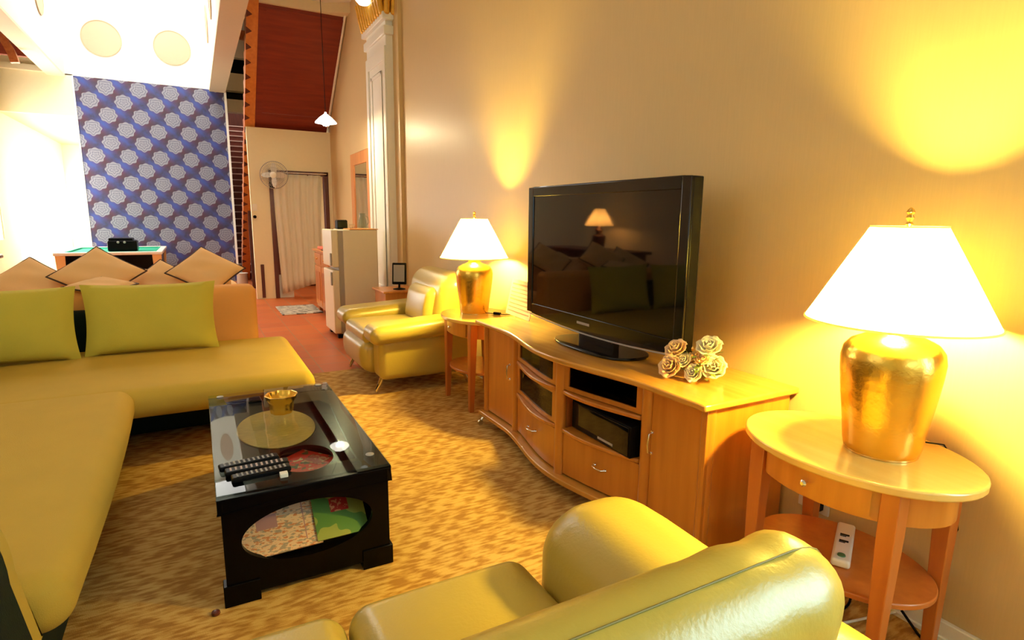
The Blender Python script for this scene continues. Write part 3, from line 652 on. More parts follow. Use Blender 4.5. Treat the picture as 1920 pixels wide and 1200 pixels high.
# two middle columns
def shelf_lip(y0, y1, z): ob('shelf_lip', curved(y0, y1, z, z + 0.022, th=0.40, xo=0.012, extra=0.03), 'maple', TV, bevel=0.006)
def framed(y0, y1, z0, z1):
    f = ob('glass_door', curved(y0, y0 + 0.03, z0, z1, xo=0.02).add([], []), 'maple', TV)
    m2 = MB()
    m2 = curved(y0, y0 + 0.035, z0, z1, xo=0.02); 
    for q in (curved(y1 - 0.035, y1, z0, z1, xo=0.02), curved(y0, y1, z0, z0 + 0.022, xo=0.02), curved(y0, y1, z1 - 0.018, z1, xo=0.02)): m2.add(q.v, q.f)
    C.objects.unlink(f); bpy.data.objects.remove(f)
    f = ob('glass_door', m2, 'maple', TV); ob('glass_pane', curved(y0 + 0.03, y1 - 0.03, z0 + 0.02, z1 - 0.016, th=0.004, xo=0.028), 'smoked', f)
for (y0, y1) in ((1.955, 2.465), (2.535, 3.135)):
    shelf_lip(y0, y1, 0.575); shelf_lip(y0, y1, 0.362)
    dr = ob('drawer', curved(y0 + 0.003, y1 - 0.003, 0.125, 0.356, xo=0.022), 'maple', TV, bevel=0.003); pull(dr, (y0 + y1) / 2 - 0.03, 0.262, True, 0.085)
framed(1.955, 2.465, 0.602, 0.748); framed(2.535, 3.135, 0.602, 0.748); framed(2.535, 3.135, 0.388, 0.572)
for y in (1.63, 3.57):
    for x in (1.76, 2.18):
        ob('caster_leg', MB().tube([(x + 0.03, y, 0.088), (x - 0.02, y + (0.03 if y > 3 else -0.01), 0.075), (x - 0.045, y + 0.03 if y > 3 else y - 0.01, 0.045)], 0.008, 8).lathe([(0.008, -0.01), (0.02, -0.01), (0.022, -0.006), (0.022, 0.006), (0.02, 0.01), (0.008, 0.01)], n=20, mtx=Matrix.Translation((x - 0.05, y + 0.03 if y > 3 else y - 0.01, 0.034)) @ Matrix.Rotation(PI / 2, 4, 'X')), 'chrome', TV)
# equipment inside
def box_dev(name, label, x0, x1, y0, y1, z0, z1, btn=True):
    t = thing(name, label, 'media player', ((x0 + x1) / 2, (y0 + y1) / 2, z0))
    ob('casing', MB().rbox(x0, x1, y0, y1, z0, z1, 0.006, 2), 'blackmat', t)
    ob('front_panel', MB().rbox(x0 - 0.006, x0 + 0.002, y0 + 0.01, y1 - 0.01, z0 + 0.008, z1 - 0.006, 0.003, 2), 'blackgloss', t)
    if btn: ob('display', MB().box(x0 - 0.008, x0 - 0.005, y0 + 0.12, y0 + 0.24, z0 + 0.02, z0 + 0.032), 'greypl', t)
box_dev('media_player', 'black disc player behind the glass of the upper left compartment', 1.80, 2.1, 2.62, 3.05, 0.5985, 0.655)
box_dev('media_player', 'black set top box behind the glass of the upper right compartment', 1.78, 2.1, 2.02, 2.38, 0.5985, 0.65)
box_dev('amplifier', 'bulky black amplifier in the open compartment above the right drawer', 1.715, 2.15, 1.975, 2.455, 0.3845, 0.54)

# =================================================================== TELEVISION
tv = thing('television', 'large black flat screen television standing on the maple cabinet', 'television', (1.95, 2.58, 0.782))
xa, xb, ya, yb_, za, zb_ = 1.915, 1.99, 1.89, 3.305, 0.885, 1.69
def tvout(k=0.0):
    pts = []
    n = 24
    for i in range(n + 1): # bottom edge, slightly bowed down
        t = i / n; pts.append((ya - k + (yb_ - ya + 2 * k) * t, za - k - 0.035 * math.sin(PI * t) ** 0.8))
    pts += [(yb_ + k, zb_ + k), (ya - k, zb_ + k)]
    return pts
mt = Matrix(((0, 0, 1, 0), (1, 0, 0, 0), (0, 1, 0, 0), (0, 0, 0, 1)))   # (a,b,c)->(c,a,b)
ob('housing', MB().prism(tvout(0.0), xa + 0.012, xb, mtx=mt), 'blackmat', tv, bevel=0.006)
# bezel ring
bz = MB()
bz.box(xa, xa + 0.014, ya, ya + 0.058, za, zb_).box(xa, xa + 0.014, yb_ - 0.058, yb_, za, zb_).box(xa, xa + 0.014, ya + 0.058, yb_ - 0.058, zb_ - 0.058, zb_)
n = 24; low = [(ya + 0.058 + (yb_ - ya - 0.116) * i / n) for i in range(n + 1)]
bz.prism([(y, za - 0.034 * math.sin(PI * (y - ya) / (yb_ - ya)) ** 0.8) for y in low] + [(y, za + 0.06) for y in low[::-1]], xa, xa + 0.014, mtx=mt)
ob('bezel', bz, 'blackgloss', tv, bevel=0.004)
ob('screen', MB().box(xa + 0.007, xa + 0.011, ya + 0.05, yb_ - 0.05, za + 0.05, zb_ - 0.05), 'screen', tv)
ob('silver_strip', MB().tube([(xa + 0.004, y, za - 0.006 - 0.035 * math.sin(PI * (y - ya) / (yb_ - ya)) ** 0.8) for y in [ya + 0.03 + (yb_ - ya - 0.06) * i / 30 for i in range(31)]], 0.0045, 8), 'greypl', tv)
ob('logo', MB().box(xa - 0.002, xa, 2.60, 2.72, za + 0.012, za + 0.026), 'greypl', tv)
ob('rear_casing', MB().rbox(xb - 0.01, xb + 0.05, ya + 0.25, yb_ - 0.25, za + 0.08, zb_ - 0.15, 0.02, 3), 'blackmat', tv)
ob('neck', MB().rbox(1.94, 1.995, 2.42, 2.74, 0.79, 0.90, 0.012, 3), 'blackgloss', tv)
e = [(math.cos(2 * PI * i / 64), math.sin(2 * PI * i / 64)) for i in range(64)]
def sup(v, p=0.75): return math.copysign(abs(v) ** p, v)
ob('base', MB().prism([(1.95 + 0.165 * sup(c), 2.55 + 0.34 * sup(s_)) for c, s_ in e], 0.783, 0.797), 'blackgloss', tv, bevel=0.006)

# leaning printed sheet
sh = thing('printed_sheet', 'white sheet with pinkish printed lines propped between lamp and television', 'paper', (2.05, 3.62, 0.782))
mtp = Matrix.Translation((2.02, 3.64, 0.784)) @ Matrix.Rotation(math.radians(-4), 4, 'Z') @ Matrix.Rotation(math.radians(12), 4, 'Y')
ob('card', MB().box(0, 0.004, -0.21, 0.19, 0, 0.265, mtx=mtp), 'paper', sh)
ln = MB()
for i in range(8): ln.box(-0.0015, 0, -0.19 + 0.01 * (i % 3), 0.165, 0.03 + i * 0.028, 0.037 + i * 0.028 + (0.006 if i in (3, 7) else 0), mtx=mtp)
ob('printed_lines', ln, 'ink', sh)

# =================================================================== ROSES
def rose(name, c, r, m, parent, tilt):
    mb = MB(); R = Matrix.Translation(c) @ Matrix.Rotation(tilt[0], 4, 'X') @ Matrix.Rotation(tilt[1], 4, 'Y')
    for ring, (cnt, rad, h, lean) in enumerate(((3, 0.20, 0.95, 0.0), (4, 0.42, 0.95, 0.08), (5, 0.66, 0.82, 0.3), (6, 0.88, 0.62, 0.6))):
        for k in range(cnt):
            a0 = 2 * PI * k / cnt + ring * 0.7; wdt = 2.6 * PI / cnt / 1.9; rows = []
            for i in range(5):
                t = i / 4; row = []
                for j in range(6):
                    s_ = j / 5 * 2 - 1; a = a0 + s_ * wdt * (0.5 + 0.5 * t)
                    rr = rad * (0.45 + 0.55 * t) + lean * 0.25 * t * t + 0.07 * t * math.sin(5.0 * s_ + 2.3 * k + ring); z = h * t * (1 - 0.22 * s_ * s_) - 0.25 * lean * max(0, t - 0.6)
                    row.append((rr * r * math.cos(a), rr * r * math.sin(a), z * r))
                rows.append(row)
            mb.add([p for q in rows for p in q], [(i * 6 + j, i * 6 + j + 1, (i + 1) * 6 + j + 1, (i + 1) * 6 + j) for i in range(4) for j in range(5)], R)
    mb.lathe([(0.02 * r, -0.3 * r), (0.25 * r, -0.2 * r), (0.4 * r, 0.05 * r)], n=10, mtx=R)
    o_ = ob(name, mb, m, parent, sharp=180)
    so = o_.modifiers.new('s', 'SOLIDIFY'); so.thickness = 0.0012; so.offset = 0
    return o_
bq = thing('rose_bouquet', 'bunch of cream and peach artificial roses lying on the cabinet corner', 'flowers', (2.0, 1.84, 0.783))
specs = [((1.875, 1.895, 0.828), 0.056, 'rose', (0.2, -1.0)), ((1.865, 1.86, 0.915), 0.050, 'rose', (0.1, -0.7)), ((1.915, 1.795, 0.82), 0.042, 'rosepale', (0.4, -1.1)),
         ((2.00, 1.765, 0.84), 0.056, 'rosepale', (0.6, -0.8)), ((1.975, 1.775, 0.93), 0.056, 'rosepale', (0.3, -0.6)), ((1.96, 1.86, 0.85), 0.045, 'rose', (0.2, -0.6)), ((1.905, 1.845, 0.865), 0.036, 'rosepale', (0.0, -0.9)), ((1.955, 1.80, 0.875), 0.034, 'rose', (0.5, -0.5)), ((2.06, 1.82, 0.83), 0.045, 'rosepale', (0.7, -0.4))]
for c, r, m, tl in specs: rose('rose', c, r, m, bq, tl)
lv = MB()
for k in range(34):
    a = random.uniform(0, 2 * PI); c = V((1.95 + 0.05 * math.cos(a), 1.80 + 0.06 * math.sin(a), 0.80 + random.uniform(0, 0.12))); R = Matrix.Translation(c) @ Matrix.Rotation(a, 4, 'Z') @ Matrix.Rotation(random.uniform(-1, 0.3), 4, 'Y')
    lv.add([(0, 0, 0), (0.02, 0.011, 0.004), (0.045, 0, 0), (0.02, -0.011, 0.004)], [(0, 1, 2, 3)], R)
ob('foliage', lv, 'leaf', bq); bq.children[-1]['kind'] = 'stuff'
for k in range(5): ob('stem', MB().tube([(1.92 + 0.02 * k, 1.83, 0.80 + 0.02 * (k % 2)), (2.03, 1.80 + 0.015 * k, 0.80), (2.10, 1.80 + 0.02 * k, 0.79)], 0.003, 6), 'leaf', bq)
for k in range(9):
    bl = MB().lathe([(0.002, -0.007), (0.007, -0.002), (0.006, 0.004), (0.001, 0.009)], 1.93 + random.uniform(-.03, .03), 1.82 + random.uniform(-.04, .04), 0.885 + random.uniform(-.04, .05), 8)
    ob('small_bud', bl, 'brass', bq)

# =================================================================== COFFEE TABLE
ct = thing('coffee_table', 'black coffee table with glass top and an oval opening in its end', 'table', (0.32, 2.93, 0.012))
X0, X1, YA, YB = -0.008, 0.652, 2.25, 3.615
mz = Matrix(((1, 0, 0, 0), (0, 0, 1, 0), (0, 1, 0, 0), (0, 0, 0, 1)))  # (x,y,z)->(x,z,y)
ob('end_panel', MB().holeplate(X0 + 0.012, X1 - 0.012, 0.045, 0.42, YA + 0.008, YA + 0.033, 0.318, 0.262, 0.252, 0.118, mtx=mz), 'black', ct)
ob('end_panel', MB().holeplate(X0 + 0.012, X1 - 0.012, 0.045, 0.42, YB - 0.033, YB - 0.008, 0.318, 0.262, 0.252, 0.118, mtx=mz), 'black', ct)
mx_ = Matrix(((0, 0, 1, 0), (1, 0, 0, 0), (0, 1, 0, 0), (0, 0, 0, 1)))
for xx in (X0 + 0.012, X1 - 0.037):
    ob('side_panel', MB().holeplate(YA + 0.034, YB - 0.034, 0.045, 0.42, xx, xx + 0.025, 2.93, 0.25, 0.42, 0.11, mtx=mx_), 'black', ct)
ob('apron', MB().box(X0, X1, YA, YA + 0.02, 0.395, 0.455).box(X0, X1, YB - 0.02, YB, 0.395, 0.455).box(X0, X0 + 0.02, YA, YB, 0.395, 0.455).box(X1 - 0.02, X1, YA, YB, 0.395, 0.455), 'black', ct, bevel=0.003)
ob('inner_board', MB().holeplate(X0 + 0.02, X1 - 0.02, YA + 0.02, 2.78, 0.405, 0.42, 0.355, 2.60, 0.125, 0.155).box(X0 + 0.02, X1 - 0.02, 2.78, YB - 0.02, 0.405, 0.42), 'black', ct)
ob('top_border', MB().box(X1 - 0.14, X1, YA, YB, 0.455, 0.462).box(X0, X0 + 0.10, YA, YB, 0.452, 0.456), 'black', ct)
ob('glass_top', MB().rbox(X0, X1, YA, YB, 0.4625, 0.472, 0.003, 2), 'glass', ct)
for (x, y) in ((X1 - 0.055, YA + 0.13), (X1 - 0.06, YB - 0.05), (X0 + 0.06, YB - 0.05)):
    ob('glass_fixing', MB().lathe([(0.018, 0.472), (0.018, 0.475), (0.012, 0.477)], x, y, 0, 20), 'greypl', ct)
ob('lower_shelf', MB().box(X0 + 0.03, X1 - 0.03, YA + 0.03, YB - 0.03, 0.09, 0.105), 'black', ct)
for (a, b, c, d_) in ((X0, X0 + 0.13, YA, YA + 0.06), (X1 - 0.13, X1, YA, YA + 0.06), (X0, X0 + 0.13, YB - 0.06, YB), (X1 - 0.13, X1, YB - 0.06, YB)):
    ob('foot', MB().box(a, b, c, d_, 0.012, 0.10), 'black', ct, bevel=0.003)
o = ob('oval_mat', MB().prism([(0.29 + 0.185 * c, 3.05 + 0.29 * s_) for c, s_ in e], 0.421, 0.425), 'matwoven'); tag(o, 'oval tan woven mat lying under the coffee table glass', 'mat')
# magazines
def sheet(name, label, m, w_, h_, th, M4, extra=None):
    t = thing(name, label, 'magazine', M4.to_translation()); ob('cover', MB().box(-w_ / 2, w_ / 2, -h_ / 2, h_ / 2, 0, th, mtx=M4), m, t)
    if extra:
        for nm, mm, q in extra: ob(nm, MB().box(*q, th, th + 0.0008, mtx=M4), mm, t)
    return t
T = Matrix.Translation; RZ = lambda d: Matrix.Rotation(math.radians(d), 4, 'Z'); RX = lambda d: Matrix.Rotation(math.radians(d), 4, 'X'); RY = lambda d: Matrix.Rotation(math.radians(d), 4, 'Y')
lip = MB().box(0.20, 0.52, 2.42, 2.77, 0.375, 0.38); ob('magazine_ledge', lip, 'black', ct)
sheet('magazine', 'red magazine seen through the oval cut under the coffee table glass', 'redmag', 0.21, 0.28, 0.006, T((0.38, 2.61, 0.3805)) @ RZ(38), [('picture', 'redpic', (0.0, 0.08, -0.05, 0.05))])
sheet('magazine', 'green magazine with a red picture inside the coffee table opening', 'greenmag', 0.21, 0.28, 0.006, T((0.452, 2.385, 0.268)) @ RX(38) @ RZ(0), [('picture', 'redpic', (-0.035, 0.04, -0.03, 0.035))])
sheet('newspaper', 'folded newspaper with red print inside the coffee table opening', 'newsp', 0.32, 0.30, 0.008, T((0.205, 2.395, 0.262)) @ RX(38) @ RZ(1), [('headline', 'ink', (-0.12, 0.10, 0.06, 0.068)), ('column_rule', 'ink', (0.10, 0.104, -0.12, 0.12)), ('photo', 'ink', (-0.08, 0.0, -0.04, 0.02))])
# gold bowl
gb = thing('gold_bowl', 'small gold lobed bowl on a short foot standing on the coffee table', 'bowl', (0.33, 3.13, 0.472))
ob('bowl', MB().lathe([(0.048, 0.0), (0.054, 0.003), (0.056, 0.012), (0.058, 0.03), (0.060, 0.055), (0.064, 0.066), (0.072, 0.074), (0.075, 0.092), (0.078, 0.098), (0.070, 0.098), (0.064, 0.082), (0.05, 0.066), (0.03, 0.06), (0.001, 0.058)], 0.33, 3.13, 0.4725, 48, caps=False, lobes=8, lamp=0.035), 'gold', gb, sharp=60)
ob('rim', MB().tube([(0.33 + 0.0775 * (1 + 0.035 * math.cos(8 * a)) * math.cos(a), 3.13 + 0.0775 * (1 + 0.035 * math.cos(8 * a)) * math.sin(a), 0.5705) for a in [2 * PI * i / 48 for i in range(49)]], 0.003, 8), 'brass', gb)
# remotes
def remote(label, x, y, z, ang, L, wd, m='blackmat', bm_='greypl'):
    t = thing('remote_control', label, 'remote control', (x, y, z), 'remote controls on the coffee table'); A = T((x, y, z)) @ RZ(ang)
    ob('body', MB().rbox(-L / 2, L / 2, -wd / 2, wd / 2, 0, 0.022, 0.008, 3, mtx=A), m, t)
    bt = MB()
    for i in range(11):
        for j in range(3): bt.rbox(-L / 2 + 0.018 + i * L / 12.5, -L / 2 + 0.026 + i * L / 12.5, -0.014 + j * 0.011, -0.007 + j * 0.011, 0.0215, 0.0245, 0.001, 1, mtx=A, sub=1)
    b_ = ob('buttons', bt, bm_, t); return t
remote('long black remote control nearest the sofa corner, rearmost of the pile', 0.125, 2.50, 0.4725, 6, 0.23, 0.052)
remote('black remote control with silver buttons, middle of the pile', 0.15, 2.435, 0.4725, 2, 0.24, 0.055, 'blackmat', 'paper')
remote('black remote control at the front of the pile, turned slightly', 0.16, 2.37, 0.4725, 5, 0.22, 0.05)
o = ob('sugar_cube_box', MB().rbox(0.222, 0.252, 2.305, 2.335, 0.4725, 0.49, 0.003, 2), 'whitepl'); tag(o, 'tiny white box at the end of the remote controls on the coffee table', 'box')
o = ob('bottle_cap', MB().lathe([(0.014, 0), (0.016, 0.004), (0.014, 0.012), (0.006, 0.016)], -0.04, 2.235, 0.0125, 16), 'darkwood'); tag(o, 'small dark red cap on the carpet at the coffee table corner', 'cap')

# =================================================================== L-SHAPED SOFA
ls = thing('corner_sofa', 'large olive green L shaped corner sofa with dark green base', 'sofa', (-0.7, 4.2, 0.012))
def tapr(p):   # right end bulges, gently sagging edge
    return (p.x, p.y, p.z)
ob('seat_cushion', MB().rbox(-1.5, 0.655, 3.99, 5.42, 0.262, 0.445, 0.085, 6, puff=(0, 0, 0.02)), 'fabric', ls, label='long seat cushion across the far side')
def ch(p):
    t = (p.y - 1.95) / 2.15; return (p.x + (0.0 + 0.02 * math.sin(t * PI)) * (1 if p.x > -0.9 else 0), p.y, p.z)
ob('chaise_cushion', MB().rbox(-1.5, -0.405, 1.95, 4.08, 0.258, 0.455, 0.085, 6, puff=(0, 0, 0.018), fn=ch), 'fabric', ls, label='chaise cushion along the left side')
ob('base', MB().rbox(-1.48, 0.46, 4.36, 5.46, 0.05, 0.30, 0.03, 3).rbox(-1.48, -0.50, 1.72, 4.45, 0.05, 0.30, 0.03, 3), 'darkgreen', ls)
ob('backrest', MB().rbox(-1.5, -0.18, 5.34, 5.47, 0.2, 0.76, 0.05, 4), 'darkgreen', ls)
ob('side_backrest', MB().rbox(-1.72, -1.42, 1.5, 5.5, 0.05, 0.78, 0.08, 4), 'darkgreen', ls)
# dark curved arm at the near end
am = MB(); rings = []
prof = []
for i in range(15):
    a = PI / 2 * i / 14; prof.append((-0.76 + 0.27 * math.sin(a) ** 0.9, 0.55 + 0.36 * math.cos(a)))
prof = [(-1.6, 0.92)] + prof + [(-0.455, 0.33), (-0.45, 0.06), (-1.6, 0.06)]
am.prism(prof, 1.52, 1.82, mtx=mz)
ob('end_arm', am, 'darkgreen', ls, bevel=0.02, label='dark green shell of the near arm')
am = MB(); prof2 = [(x - 0.02, z - 0.03) for x, z in prof]
am.prism([(max(x, -1.55), max(z, 0.30)) for x, z in prof2], 1.82, 1.93, mtx=mz)
ob('arm_lining', am, 'fabric', ls, bevel=0.03)
for (x, y) in ((0.36, 4.45), (0.36, 5.35), (-0.55, 4.35), (-0.56, 1.85), (-1.3, 1.85)):
    ob('leg', MB().lathe([(0.018, 0.012), (0.022, 0.02), (0.016, 0.055)], x, y, 0, 16), 'chrome', ls)
def pillow(name, label, cat, w_, h_, t_, M4, m, group=None, pip=None, n=18):
    mb = MB(); vs = []; fs = []
    for side in (1, -1):
        for i in range(n + 1):
            for j in range(n + 1):
                u, v = i / n * 2 - 1, j / n * 2 - 1
                pinch = 1 - 0.05 * (1 - abs(u) ** 2) * 0 ; 
                x = u * w_ / 2 * (1 - 0.06 * (1 - v * v)); y = v * h_ / 2 * (1 - 0.06 * (1 - u * u))
                z = side * t_ / 2 * ((1 - u ** 4) * (1 - v ** 4)) ** 0.55 + 0.006 * math.sin(7 * u + 3 * v) * (1 - u * u) * (1 - v * v)
                vs.append((x, y, z))
        b = len(vs) - (n + 1) ** 2
        for i in range(n):
            for j in range(n):
                q = (b + i * (n + 1) + j, b + (i + 1) * (n + 1) + j, b + (i + 1) * (n + 1) + j + 1, b + i * (n + 1) + j + 1)
                fs.append(q if side > 0 else q[::-1])
    mb.add(vs, fs, M4)
    t = thing(name, label, cat, M4.to_translation(), group)
    ob('cover', mb, m, t, sharp=75)
    if pip:
        pts = []
        for k in range(4):
            for i in range(12):
                s_ = i / 12 * 2 - 1; u, v = ((s_, -1), (1, s_), (-s_, 1), (-1, -s_))[k]
                pts.append(M4 @ V((u * w_ / 2 * (1 - 0.06 * (1 - v * v)), v * h_ / 2 * (1 - 0.06 * (1 - u * u)), 0)))
        pts.append(pts[0]); ob('piping', MB().tube(pts, 0.007, 6), pip, t)
    return t
pillow('back_pillow', 'big lime green rectangular pillow right of the dark gap on the sofa', 'pillow', 0.885, 0.53, 0.17, T((-0.34, 5.12, 0.718)) @ RZ(-3) @ RY(0.0) @ RX(80), 'pillow', 'lime green sofa pillows')
pillow('back_pillow', 'big lime green pillow at the left end of the sofa, left of the dark gap', 'pillow', 0.88, 0.53, 0.18, T((-1.235, 5.10, 0.715)) @ RX(80), 'pillow', 'lime green sofa pillows')

# =================================================================== PEACH SOFAS & CUSHIONS
ps = thing('peach_sofa', 'peach sofa with its back to the green corner sofa', 'sofa', (-0.4, 6.0, 0))
ob('backrest', MB().rbox(-1.6, 0.43, 5.50, 5.72, 0.03, 0.89, 0.07, 5), 'peach', ps)
ob('seat', MB().rbox(-1.6, 0.36, 5.70, 6.25, 0.08, 0.42, 0.06, 4), 'peach', ps)
ob('arm', MB().rbox(0.20, 0.43, 5.66, 6.28, 0.03, 0.62, 0.08, 4), 'peach', ps)
ps2 = thing('beige_sofa', 'pale beige sofa with rounded arm facing the peach sofa', 'sofa', (-0.4, 7.3, 0))
ob('backrest', MB().rbox(-1.12, 0.28, 6.42, 6.66, 0.05, 0.97, 0.10, 5), 'beige', ps2)
ob('seat', MB().rbox(-1.1, 0.22, 6.6, 7.25, 0.05, 0.42, 0.06, 4), 'beige', ps2)
for x in (-1.25, 0.2): ob('arm', MB().rbox(x, x + 0.17, 6.5, 7.2, 0.05, 0.78, 0.083, 5), 'beige', ps2)
CU = [((-0.76, 6.02, 0.985), 45, ''), ((-0.29, 6.14, 0.87), 45, ''), ((0.06, 6.03, 0.985), 45, ''), ((-1.25, 6.10, 0.90), 45, ''), ((-0.70, 5.60, 0.925), 45, '')]
labs = ['beige cushion on its point with dark piping, second from the left', 'beige cushion on its point, third from left and sunk lowest of the big ones', 'beige cushion on its point at the right end of the row', 'beige cushion at the far left of the row, above the left green pillow', 'small beige cushion peeping between the two cushions behind the green pillow']
for (c, a, _), lab, sz in zip(CU, labs, (0.50, 0.46, 0.47, 0.50, 0.36)):
    pillow('throw_cushion', lab, 'cushion', sz, sz, 0.12 if sz > 0.4 else 0.07, T(c) @ RZ(2) @ RX(38 if sz > 0.4 else 10) @ RZ(a + 3), 'beige', 'beige cushions with dark piping', 'piping')

# =================================================================== NEAR LEATHER SOFA (back to the camera)
ns_ = thing('leather_sofa', 'yellow green leather sofa in the foreground with its back to the viewer', 'sofa', (0.3, 1.0, 0.012))
for (a, b) in ((0.287, 0.855), (-0.29, 0.281), (-0.865, -0.296)):
    ob('seat_cushion', MB().rbox(a, b, 0.72, 1.505, 0.20, 0.43, 0.07, 6, puff=(0, 0, 0.015)), 'leather', ns_)
ob('base', MB().rbox(-0.9, 1.20, 0.62, 1.47, 0.10, 0.26, 0.05, 4), 'leather', ns_)
def armfn(side):
    def f(p):
        t = (p.y - 0.5) / 1.0     # 0 rear, 1 front
        z = p.z
        if z > 0.3: z -= 0.03 * (1 - t) + 0.05 * max(0, t - 0.75) * 4 * 0.5
        x = p.x + side * 0.05 * math.sin(min(1, max(0, p.z / 0.62)) * PI) * (1 if side * (p.x - 0.95 * side) > 0 else 0)
        return (x, p.y, z)
    return f
ob('arm', MB().rbox(0.85, 1.26, 0.62, 1.47, 0.10, 0.645, 0.17, 7, fn=armfn(1)), 'leather', ns_)
ob('arm', MB().rbox(-1.28, -0.87, 0.62, 1.47, 0.10, 0.645, 0.17, 7, fn=armfn(-1)), 'leather', ns_)
# back roll
def roll(x0, x1, cy, cz, ry, rz, tilt, n=28, m=24, endr=0.16):
    rings = []
    for k in range(m + 1):
        t = k / m; x = x0 + (x1 - x0) * t
        dx = min(x - x0, x1 - x); q = 1.0
        if dx < endr: q = math.sqrt(max(0.0, 1 - (1 - dx / endr) ** 2)) ** 0.8
        q = max(q, 0.03); ring = []
        for i in range(n):
            a = 2 * PI * i / n; yy = ry * q * sup(math.cos(a), 0.85); zz = rz * q * sup(math.sin(a), 0.85)
            ring.append((x, cy + yy * math.cos(tilt) - zz * math.sin(tilt), cz + yy * math.sin(tilt) + zz * math.cos(tilt)))
        rings.append(ring)
    return rings
rg = roll(-1.2, 1.165, 0.70, 0.695, 0.125, 0.150, 0.25, m=80)
def wr(p): # soft creases
    x, y, z = p; k = 0.004 * math.sin(38 * x + 14 * z) * math.exp(-((x - 1.05) / 0.22) ** 2) * (1 if z > 0.6 else 0.3); return (x, y + k, z + k)
ob('backrest', MB().loft([[wr(p) for p in r] for r in rg]), 'leather', ns_, sharp=180)
# seam along the roll and across its end
sq = [r[7] for r in rg][3:-1]
ob('seam', MB().tube([V(p) + V((0, -0.0, 0.0012)) for p in sq], 0.0022, 6), 'seam', ns_)
ob('lower_back', MB().rbox(-1.1, 1.12, 0.62, 0.76, 0.10, 0.56, 0.06, 4), 'leather', ns_)
ob('rear_arm_bulge', MB().rbox(1.14, 1.47, 0.52, 0.90, 0.08, 0.50, 0.15, 7), 'leather', ns_)

for (x, y) in ((1.15, 1.38), (1.2, 0.66), (-1.1, 1.38), (-1.1, 0.66)): ob('leg', MB().lathe([(0.014, 0.012), (0.02, 0.05), (0.02, 0.105)], x, y, 0, 14), 'chrome', ns_)

# =================================================================== FAR ARMCHAIR (faces left)
ac = thing('leather_armchair', 'yellow green leather armchair beside the far lamp table, facing left', 'armchair', (1.7, 5.15, 0.012))
def bulge(p):
    if p.x < 1.45: return (p.x - 0.05 * math.sin(min(1, max(0, (p.z - 0.1) / 0.42)) * PI) + 0.0, p.y, p.z)
    return tuple(p)
ob('front_body', MB().rbox(1.22, 2.1, 4.84, 5.62, 0.13, 0.44, 0.09, 5, fn=bulge), 'leather', ac)
ob('seat_cushion', MB().rbox(1.20, 1.95, 4.86, 5.58, 0.40, 0.53, 0.06, 5, puff=(0, 0, 0.02)), 'leather', ac)
def armp(y0, y1):
    def fn(p):
        t = max(0, min(1, (p.x - 1.2) / 0.9)); return (p.x, p.y, p.z + (0.05 * t if p.z > 0.4 else 0))
    return fn
for (y0, y1) in ((4.58, 4.88), (5.60, 5.94)):
    ob('arm_side', MB().rbox(1.27, 2.14, y0 + 0.02, y1 - 0.02, 0.13, 0.50, 0.06, 4), 'leather', ac)
    ob('arm_pad', MB().rbox(1.19, 2.10, y0 - 0.035, y1 + 0.0, 0.44, 0.60, 0.075, 6, fn=armp(0, 0)), 'leather', ac)
def bk_(p):
    t = max(0, (p.z - 0.4) / 0.58); return (p.x + 0.10 * t, p.y, p.z)
ob('backrest', MB().rbox(1.82, 2.12, 4.72, 5.72, 0.35, 1.0, 0.14, 7, fn=bk_, puff=(0.03, 0, 0)), 'leather', ac)
ob('back_cushion', MB().rbox(1.74, 1.92, 4.90, 5.52, 0.50, 0.86, 0.08, 6, fn=bk_, puff=(0.02, 0, 0)), 'leather', ac)
for (x, y, dx) in ((1.31, 4.70, -0.05), (1.31, 5.66, -0.05), (2.05, 4.70, 0.04), (2.05, 5.66, 0.04)):
    ob('leg', MB().tube([(x, y, 0.15), (x + dx * 0.5, y, 0.09), (x + dx, y, 0.045), (x + dx * 1.1, y, 0.015)], 0.021, 12, 0.013), 'chrome', ac)

# =================================================================== SIDE TABLE + MONITOR BEHIND THE ARMCHAIR
t = thing('telephone_table', 'small square orange wood table behind the armchair', 'side table', (1.95, 6.4, 0))
ob('tabletop', MB().rbox(1.76, 2.2, 6.18, 6.66, 0.655, 0.68, 0.008, 2), 'orangewood', t)
ob('apron', MB().box(1.79, 2.17, 6.21, 6.63, 0.52, 0.655), 'orangewood', t)
for x in (1.79, 2.14):
    for y in (6.21, 6.60): ob('leg', MB().box(x, x + 0.03, y, y + 0.03, 0, 0.53), 'orangewood', t)
t = thing('small_monitor', 'small black upright display on a stand behind the armchair', 'monitor', (1.99, 6.34, 0.68))
Mm = T((1.99, 6.34, 0.68)) @ RZ(-28)
ob('base', MB().lathe([(0.07, 0.001), (0.07, 0.008), (0.02, 0.02)], n=24, mtx=Mm), 'blackmat', t)
ob('neck', MB().tube([Mm @ V((0, 0, 0.01)), Mm @ V((0, 0.01, 0.06)), Mm @ V((0, 0.012, 0.10))], 0.012), 'blackmat', t)
ob('casing', MB().rbox(-0.08, 0.08, -0.02, 0.03, 0.055, 0.30, 0.012, 3, mtx=Mm @ RX(-8)), 'blackmat', t)
ob('screen', MB().box(-0.062, 0.062, -0.0225, -0.0195, 0.085, 0.275, mtx=Mm @ RX(-8)), 'greypl', t)

